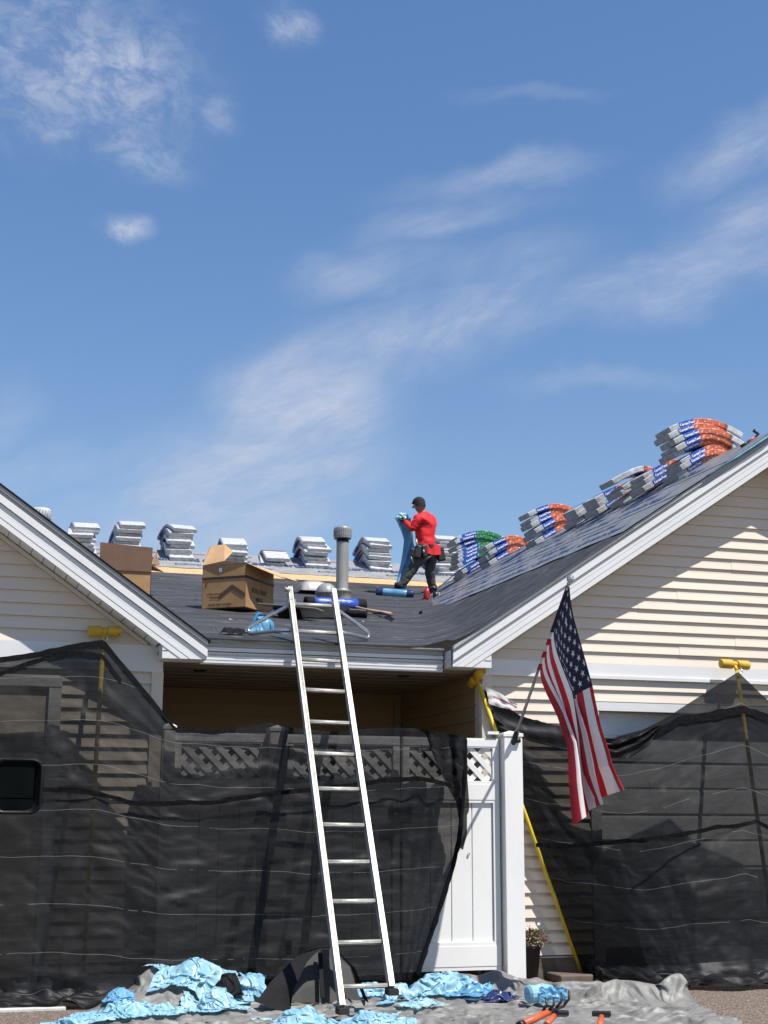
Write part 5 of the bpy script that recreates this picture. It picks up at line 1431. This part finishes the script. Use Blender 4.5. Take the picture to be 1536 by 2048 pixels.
# ------------------------------------------------------------------ tarp, wrappers and rubbish in front
def tarp_h(x, y):
    # long ridges and creases of a crumpled sheet
    wx, wy = x+.10*nz(x*2.2, y*2.2, 11), y+.10*nz(x*2.2+5, y*2.2, 12)
    h = .035+.06*max(0, nz(x*1.1, y*1.6, 1))
    h += .034*max(-.2, 1-abs(nz(wx*1.3+2, wy*2.6, 3))*4.5)+.024*max(-.1, 1-abs(nz(wx*2.6+wy, wy*2.0, 4))*5.5)+.013*max(-.2, 1-abs(nz(wx*4.5, wy*7, 5))*5)+.003*(1-abs(nz(wx*17, wy*15, 6))*2.4)
    h = max(h, .006)
    return h+tarp_bump(x, y)
def tarp_bump(x, y):
    h = 0
    def rg(px0, py0, px1, py1, hh, w):
        a = atz(px0, py0, .05); b_ = atz(px1, py1, .05); ab = V((b_.x-a.x, b_.y-a.y)); p = V((x-a.x, y-a.y)); t_ = max(0, min(1, p.dot(ab)/ab.length_squared))
        d = (p-ab*t_).length; return hh*math.exp(-(d/w)**2)*(.75+.5*nz(x*4, y*4, 8))
    h += rg(900, 1972, 1180, 1985, .13, .16)+rg(1200, 1992, 1355, 1990, .10, .10)+rg(320, 2000, 480, 1992, .25, .24)+rg(230, 2016, 330, 2005, .13, .16)+rg(1340, 1992, 1362, 1990, .10, .05)
    h += rg(1290, 2020, 1420, 2045, .06, .07)+rg(760, 2040, 950, 2046, .05, .10)
    return h
TR0, TR1 = atz(1352, 1990, .0), atz(1470, 2046, .0)
def tarp(u, v):
    yb = pl([(0, 9.85), (.12, 9.1), (.3, 8.7), (1, 8.3)], u)[0]; yt = pl([(0, 10.35), (.12, 10.75), (.3, 10.7), (.5, 10.75), (.74, 10.95), (.88, 10.80), (.95, 10.2), (1, TR0.y+.2)], u)[0]
    y = lerp(yb, yt, v)+.07*nz(u*14, v*2)
    xr = TR0.x+(TR1.x-TR0.x)*min(1.3, max(-.1, (TR0.y-y)/(TR0.y-TR1.y)))
    x = lerp(1.00, xr, u)+.05*nz(u*9, v*7, 2)
    e = min(1, min(u, 1-u)*14, min(v, 1-v)*9)
    return (x, y, .006+tarp_h(x, y)*(.03+.97*e))
def tarp_base(x, y):
    return np.array([.004+.55*max(0, q) for q in (tarp_bump(a, b_) for a, b_ in zip(np.ravel(x), np.ravel(y)))])
TNX, TNY = 190, 92
TP = np.array([[tarp(i/(TNX-1), j/(TNY-1)) for i in range(TNX)] for j in range(TNY)])
_gx, _gy = np.linspace(.6, 6.2, 113), np.linspace(8.0, 11.3, 67)
_gz = np.array([[.006+tarp_bump(a, b_) for a in _gx] for b_ in _gy])
def tarp_ground(x, y):
    i = np.clip((x-.6)/.05, 0, 111.99); j = np.clip((y-8.0)/.05, 0, 65.99); i0, j0 = i.astype(int), j.astype(int); fx, fy = i-i0, j-j0
    return _gz[j0, i0]*(1-fx)*(1-fy)+_gz[j0, i0+1]*fx*(1-fy)+_gz[j0+1, i0]*(1-fx)*fy+_gz[j0+1, i0+1]*fx*fy
TP[..., 2] = tarp_ground(TP[..., 0], TP[..., 1])+.004
TQ = settle(TP, np.array([1.16, 1.26]), tarp_ground, 5, steps=40, iters=8, rough=.05, bend=.05)
tb_o = sheet_mesh(TQ).build('ground_tarp', MT['tarp'], None, label='crumpled grey tarpaulin spread over the drive in front of the gate', cat='tarpaulin')
tm_ = tb_o.modifiers.new('smooth', 'SUBSURF'); tm_.levels = 1; tm_.render_levels = 1
# height of the settled tarp, so that the wrappers lie on it
_hz = np.zeros((67, 113))
for p in TQ.reshape(-1, 3):
    i, j = int((p[0]-.6)/.05+.5), int((p[1]-8.0)/.05+.5)
    for a in (i-1, i, i+1):
        for b_ in (j-1, j, j+1):
            if 0 <= a < 113 and 0 <= b_ < 67: _hz[b_, a] = max(_hz[b_, a], p[2])
def tarp_top(x, y):
    i = np.clip((x-.6)/.05, 0, 111.99); j = np.clip((y-8.0)/.05, 0, 65.99); i0, j0 = i.astype(int), j.astype(int); fx, fy = i-i0, j-j0
    return _hz[j0, i0]*(1-fx)*(1-fy)+_hz[j0, i0+1]*fx*(1-fy)+_hz[j0+1, i0]*(1-fx)*fy+_hz[j0+1, i0+1]*fx*fy
blue = [  # px, py of the base centre, half width px, half depth m, height m, z base, rz, seed, where, mat
    (388, 1956, 86, .16, .13, .08, .05, 1, 'heaped highest on the tarp left of the ladder', 'blue_film'),
    (404, 1936, 26, .06, .18, .08, .2, 2, 'knotted small on top of the highest blue heap', 'blue_film'),
    (432, 2016, 64, .15, .20, .06, .6, 3, 'spilling down in front of the black felt scrap', 'blue_film'),
    (496, 1984, 56, .11, .14, .05, .5, 4, 'draped over the left edge of the black curled sheet', 'blue_film'),
    (268, 2028, 112, .14, .10, .05, .05, 5, 'stretched in an arc at the left edge of the tarp', 'blue_film'),
    (155, 2046, 66, .15, .08, .01, .2, 6, 'lying farthest left on the bare drive', 'blue_film'),
    (240, 1992, 30, .07, .07, .12, .3, 7, 'peeping out small beneath the left net', 'blue_film2'),
    (605, 2044, 84, .17, .12, .04, .1, 8, 'lying left of the ladder foot', 'blue_film'),
    (745, 2050, 84, .17, .11, .04, -.2, 9, 'lying right of the ladder foot near the front', 'blue_film'),
    (735, 1986, 80, .17, .10, .05, .0, 10, 'lying behind the lowest ladder rung', 'blue_film'),
    (872, 1984, 96, .18, .20, .05, .1, 11, 'heaped below the uncovered white gate', 'blue_film'),
    (796, 1998, 50, .12, .16, .04, .1, 12, 'bunched against the right ladder rail', 'blue_film'),
    (948, 1988, 50, .12, .11, .05, .2, 13, 'flattened right of the heap below the gate', 'blue_film2'),
    (842, 2012, 48, .10, .07, .06, .4, 16, 'small and rumpled between ladder and gate heap', 'blue_film')]
for (px, py, hw, hd_, h, zb, rz, sd_, where, mm) in blue:
    c = atz(px, py, zb); kk = (c-CAM).dot(FW)/F
    if zb < .3:
        for q in range(200):                        # first point of the sight line that meets the tarp
            t_ = at(px, py, 8.6+q*.0125)
            if t_.z <= max(.004, float(tarp_top(np.array([t_.x]), np.array([t_.y]))[0])): break
        c = V((t_.x, t_.y+(.05 if sd_ == 1 else 0), 0))
    wrapper('plastic_wrapper', c+V((0, 0, .0)), hw*kk*.84, hd_, h*1.1, rz, sd_, MT[mm], f'crumpled pale blue plastic wrapper {where}', 'plastic wrapper', 'blue plastic wrappers on the tarp', base=tarp_top if zb < .3 else None, excess=1.8, nx=60 if hw > 60 else 40, ny=40 if hw > 60 else 28)
c = atz(1085, 2003, .06); kk = (c-CAM).dot(FW)/F
t = thing('film_bundle', c, 'rolled up pale blue film lying behind the orange handled fork', 'plastic roll')
m = MB(); m.lathe([(.02, 0), (.05, -.005), (.066, .01), (.058, .06), (.066, .12), (.05, .19), (.02, .2)], c+V((-.11, 0, .05)), (1, .1, .05), 14, smooth=False); m.build('rolled_film', MT['blue_film'], t)
m = MB(); m.grid(lambda u, v: c+V((lerp(-.05, .16, u), -.065-.02*nz(u*5, v*4), .10-.10*v+.02*nz(u*6, 1))), 12, 8, smooth=False); m.build('loose_end', MT['blue_film2'], t)
wrapper('plastic_wrapper', atz(997, 2000, .04), .17, .09, .10, .1, 21, MT['navy_film'], 'dark navy wrapper right of the gate heap', 'plastic wrapper', nx=30, ny=20)
wrapper('felt_offcut', atz(455, 1992, .10), .15, .10, .26, .4, 23, MT['felt_sheet'], 'black felt scrap wedged between two blue wrappers', 'roofing felt')
# curled black sheet behind the ladder foot
def curl(u, v):
    rows = [(0, 512, 2004, 10.05), (.2, 540, 1965, 10.15), (.4, 590, 1915, 10.3), (.55, 632, 1894, 10.38), (.68, 662, 1892, 10.4), (.82, 700, 1930, 10.35), (1, 728, 2000, 10.2)]
    px, py, y = pl(rows, u); A = at(px, py, y)
    return A.lerp(at(px+10+max(0, 58*(1-u*1.9)), py+max(6, 26*(1-u*1.6)), y-.10), v)
m = MB(); m.grid(curl, 40, 8)
tb2 = [at(577, 1992, 10.28), at(652, 1994, 10.32), at(652, 1912, 10.42), at(628, 1920, 10.42)]
cs = thing('felt_sheet', (3.0, 10.1, 0), 'large black felt sheet curled into an arch behind the ladder foot', 'roofing felt')
m.build('curled_sheet', MT['felt_sheet'], cs)
m = MB(); inner = [at(556, 2006, 10.3), at(722, 2004, 10.36), at(700, 1934, 10.45), at(662, 1897, 10.5), at(632, 1900, 10.5), at(592, 1920, 10.44)]
m.prism(inner, (0, .02, 0)); m.build('inner_face', mat('dusty_black_felt', (.045, .043, .04), .8, .3, 5), cs)  # lighter copy of the felt, light on the inner side put into its colour
m = MB(); m.bar(at(645, 1996, 10.27), at(640, 1904, 10.42), .03, .012, (0, 1, 0)); m.build('folded_rib', MT['felt_sheet'], cs)
# hand tools with orange handles
def tool_fork():
    a, b_ = atz(1038, 2052, .10), atz(1098, 2024, .14); t = thing('garden_fork', b_, 'four tined black fork head with orange shaft lying on the tarp', 'fork')
    MB().tube([a, a.lerp(b_, .12)], .026, 10).build('grip', MT['black_metal'], t)
    MB().tube([a.lerp(b_, .12), b_], [.024, .020], 10).build('shaft', MT['orange'], t)
    h = b_; m = MB(); e0 = atz(1086, 2022, .15); e1 = atz(1128, 2012, .16)
    m.tube([h, h.lerp(e0.lerp(e1, .5), .8)], [.018, .014], 8); m.tube([e0, e0.lerp(e1, .5)+V((0, 0, -.01)), e1], .010, 8)
    for (px0, py0, px1, py1) in ((1085, 2022, 1090, 1994), (1098, 2020, 1106, 1993), (1112, 2016, 1122, 1984), (1128, 2010, 1137, 1980)):
        p = at(px0, py0, e0.y); q = at(px1, py1, e0.y+.02); m.tube([p, p.lerp(q, .4)+V((.012, -.02, 0)), p.lerp(q, .75)+V((.008, -.012, 0)), q], [.009, .009, .008, .003], 6)
    m.build('tined_head', MT['iron'], t)
tool_fork()
def tool_T(p0, p1, h0, h1, label, z=.10):
    a, b_ = atz(*p0, z), atz(*p1, z+.02); t = thing('scraper_tool', b_, label, 'scraper')
    MB().tube([a, b_], [.020, .018], 10).build('handle', MT['orange'], t)
    q0, q1 = atz(*h0, z+.03), atz(*h1, z+.03); d = (q1-q0).normalized()
    m = MB(); m.bar(q0, q1, .055, .030); m.bar(q0+d*.02+V((0, -.03, -.012)), q1-d*.02+V((0, -.03, -.012)), .03, .012); bevel(m.build('head', MT['iron'], t), .006)
tool_T((1092, 2050), (1108, 2032), (1102, 2026), (1137, 2026), 'orange handled scraper head lying beside the fork')
tool_T((1198, 2056), (1203, 2034), (1184, 2027), (1222, 2028), 'black T shaped scraper on orange handle right of the fork')
# cardboard box at the lower right corner
ca, cb = at(1426, 2043, 9.0), at(1560, 2030, 9.0)
t = thing('cardboard_box', (ca.x, 9.0, 0), 'orange brown carton edge at the bottom right corner', 'cardboard box')
m = MB(); zt = ca.z; m.box(((ca.x+cb.x+.3)/2, 9.2, zt/2), ((cb.x+.3-ca.x)/2, .2, zt/2)); m.build('carton_body', mat('orange_cardboard', (.42, .155, .07), .75, .12, 8), t)
m = MB(); m.box(((ca.x+cb.x+.3)/2, 9.2, zt+.004), ((cb.x+.3-ca.x)/2+.012, .212, .004)); m.build('lid', mat('orange_cardboard_lid', (.45, .18, .085), .75, .12, 8), t)

# ------------------------------------------------------------------ parked truck: only its mirror reaches into the frame
mc_ = at(36, 1573, 6.9); kk = (mc_-CAM).dot(FW)/F
tr = thing('pickup_truck', (mc_.x-1.2, 7.2, 0), 'dark pickup truck at the left edge showing its black wing mirror', 'truck')
def rrect(w, h, r, n=6):
    out = []
    for cx_, cz_, a0 in ((w-r, h-r, 0), (-w+r, h-r, PI/2), (-w+r, -h+r, PI), (w-r, -h+r, 1.5*PI)):
        for k in range(n+1): a = a0+k*PI/2/n; out.append((cx_+r*math.cos(a), cz_+r*math.sin(a)))
    return out
mw, mh = 46*kk, 54*kk
rr_ = rrect(mw, mh, mw*.42); m = MB()
secs = [(-.022, .74), (-.030, .90), (-.045, .95), (-.04, 1.0), (.03, 1.05), (.09, .96), (.13, .7), (.145, .3)]
for (dy, s_) in secs:
    for (x, z) in rr_: m.v.append(mc_+V((x*s_-.003+.10*max(0, dy)*.3, dy, z*s_)))
N_ = len(rr_)
for i in range(len(secs)-1):
    for j in range(N_): m.f.append([i*N_+j, i*N_+(j+1) % N_, (i+1)*N_+(j+1) % N_, (i+1)*N_+j]); m.m.append(0); m.sm.append(True)
m.f.append([(len(secs)-1)*N_+j for j in range(N_)]); m.m.append(0); m.sm.append(False)
mir = m.build('wing_mirror', MT['truck_black'], tr)
gr = rrect(mw*.80, mh*.86, mw*.36); gr = [(x-mw*.14, z+mh*.02) for x, z in gr]
m = MB(); m.prism([mc_+V((x, -.030, z)) for x, z in [(mw*.66, -mh*.42)]+[q for q in gr if q[1] > -mh*.42]+[(-mw*.94, -mh*.42)]], (0, .006, 0)); m.build('mirror_glass', MT['mirror'], mir)
gl_ = [(x, z) for x, z in gr if z < -mh*.46]; gl_ = [(-mw*.94, -mh*.46)]+gl_+[(mw*.66, -mh*.46)]
m = MB(); m.prism([mc_+V((x, -.030, z)) for x, z in gl_], (0, .006, 0)); m.build('mirror_glass', MT['mirror'], mir)
x0_ = mc_.x-.24
MB().bar(mc_+V((-.05, .04, -.06)), V((x0_-.1, 7.0, mc_.z-.10)), .09, .06).build('mirror_arm', MT['truck_black'], tr)
m = MB()
side_ = [(-2.6, .55), (2.2, .55), (2.25, .95), (1.1, 1.08), (.35, 1.18), (-.35, 1.72), (-1.45, 1.74), (-1.6, 1.12), (-2.6, 1.1)]
m.prism([V((x0_-.12, 6.6+a, z)) for a, z in side_], (-1.75, 0, 0)); bevel(m.build('truck_body', MT['truck_paint'], tr), .05, 3)
m = MB(); m.prism([V((x0_-.112, 6.6+a, z)) for a, z in ((.2, 1.2), (-.36, 1.62), (-1.35, 1.64), (-1.42, 1.2))], (-.004, 0, 0)); m.build('side_window', MT['glass'], tr)
for a in (-1.75, 1.35):
    for sx in (0, 1):
        c = V((x0_-.30-1.4*sx, 6.6+a, .38)); w_ = MB(); w_.lathe([(.22, -.11), (.36, -.11), (.38, -.06), (.38, .06), (.36, .11), (.22, .11)], c, (1, 0, 0), 24); w_.lathe([(.001, -.1), (.22, -.09), (.22, .09), (.001, .1)], c, (1, 0, 0), 18, m=1)
        w_.build('wheel', [MT['rubber'], MT['alu']], tr)
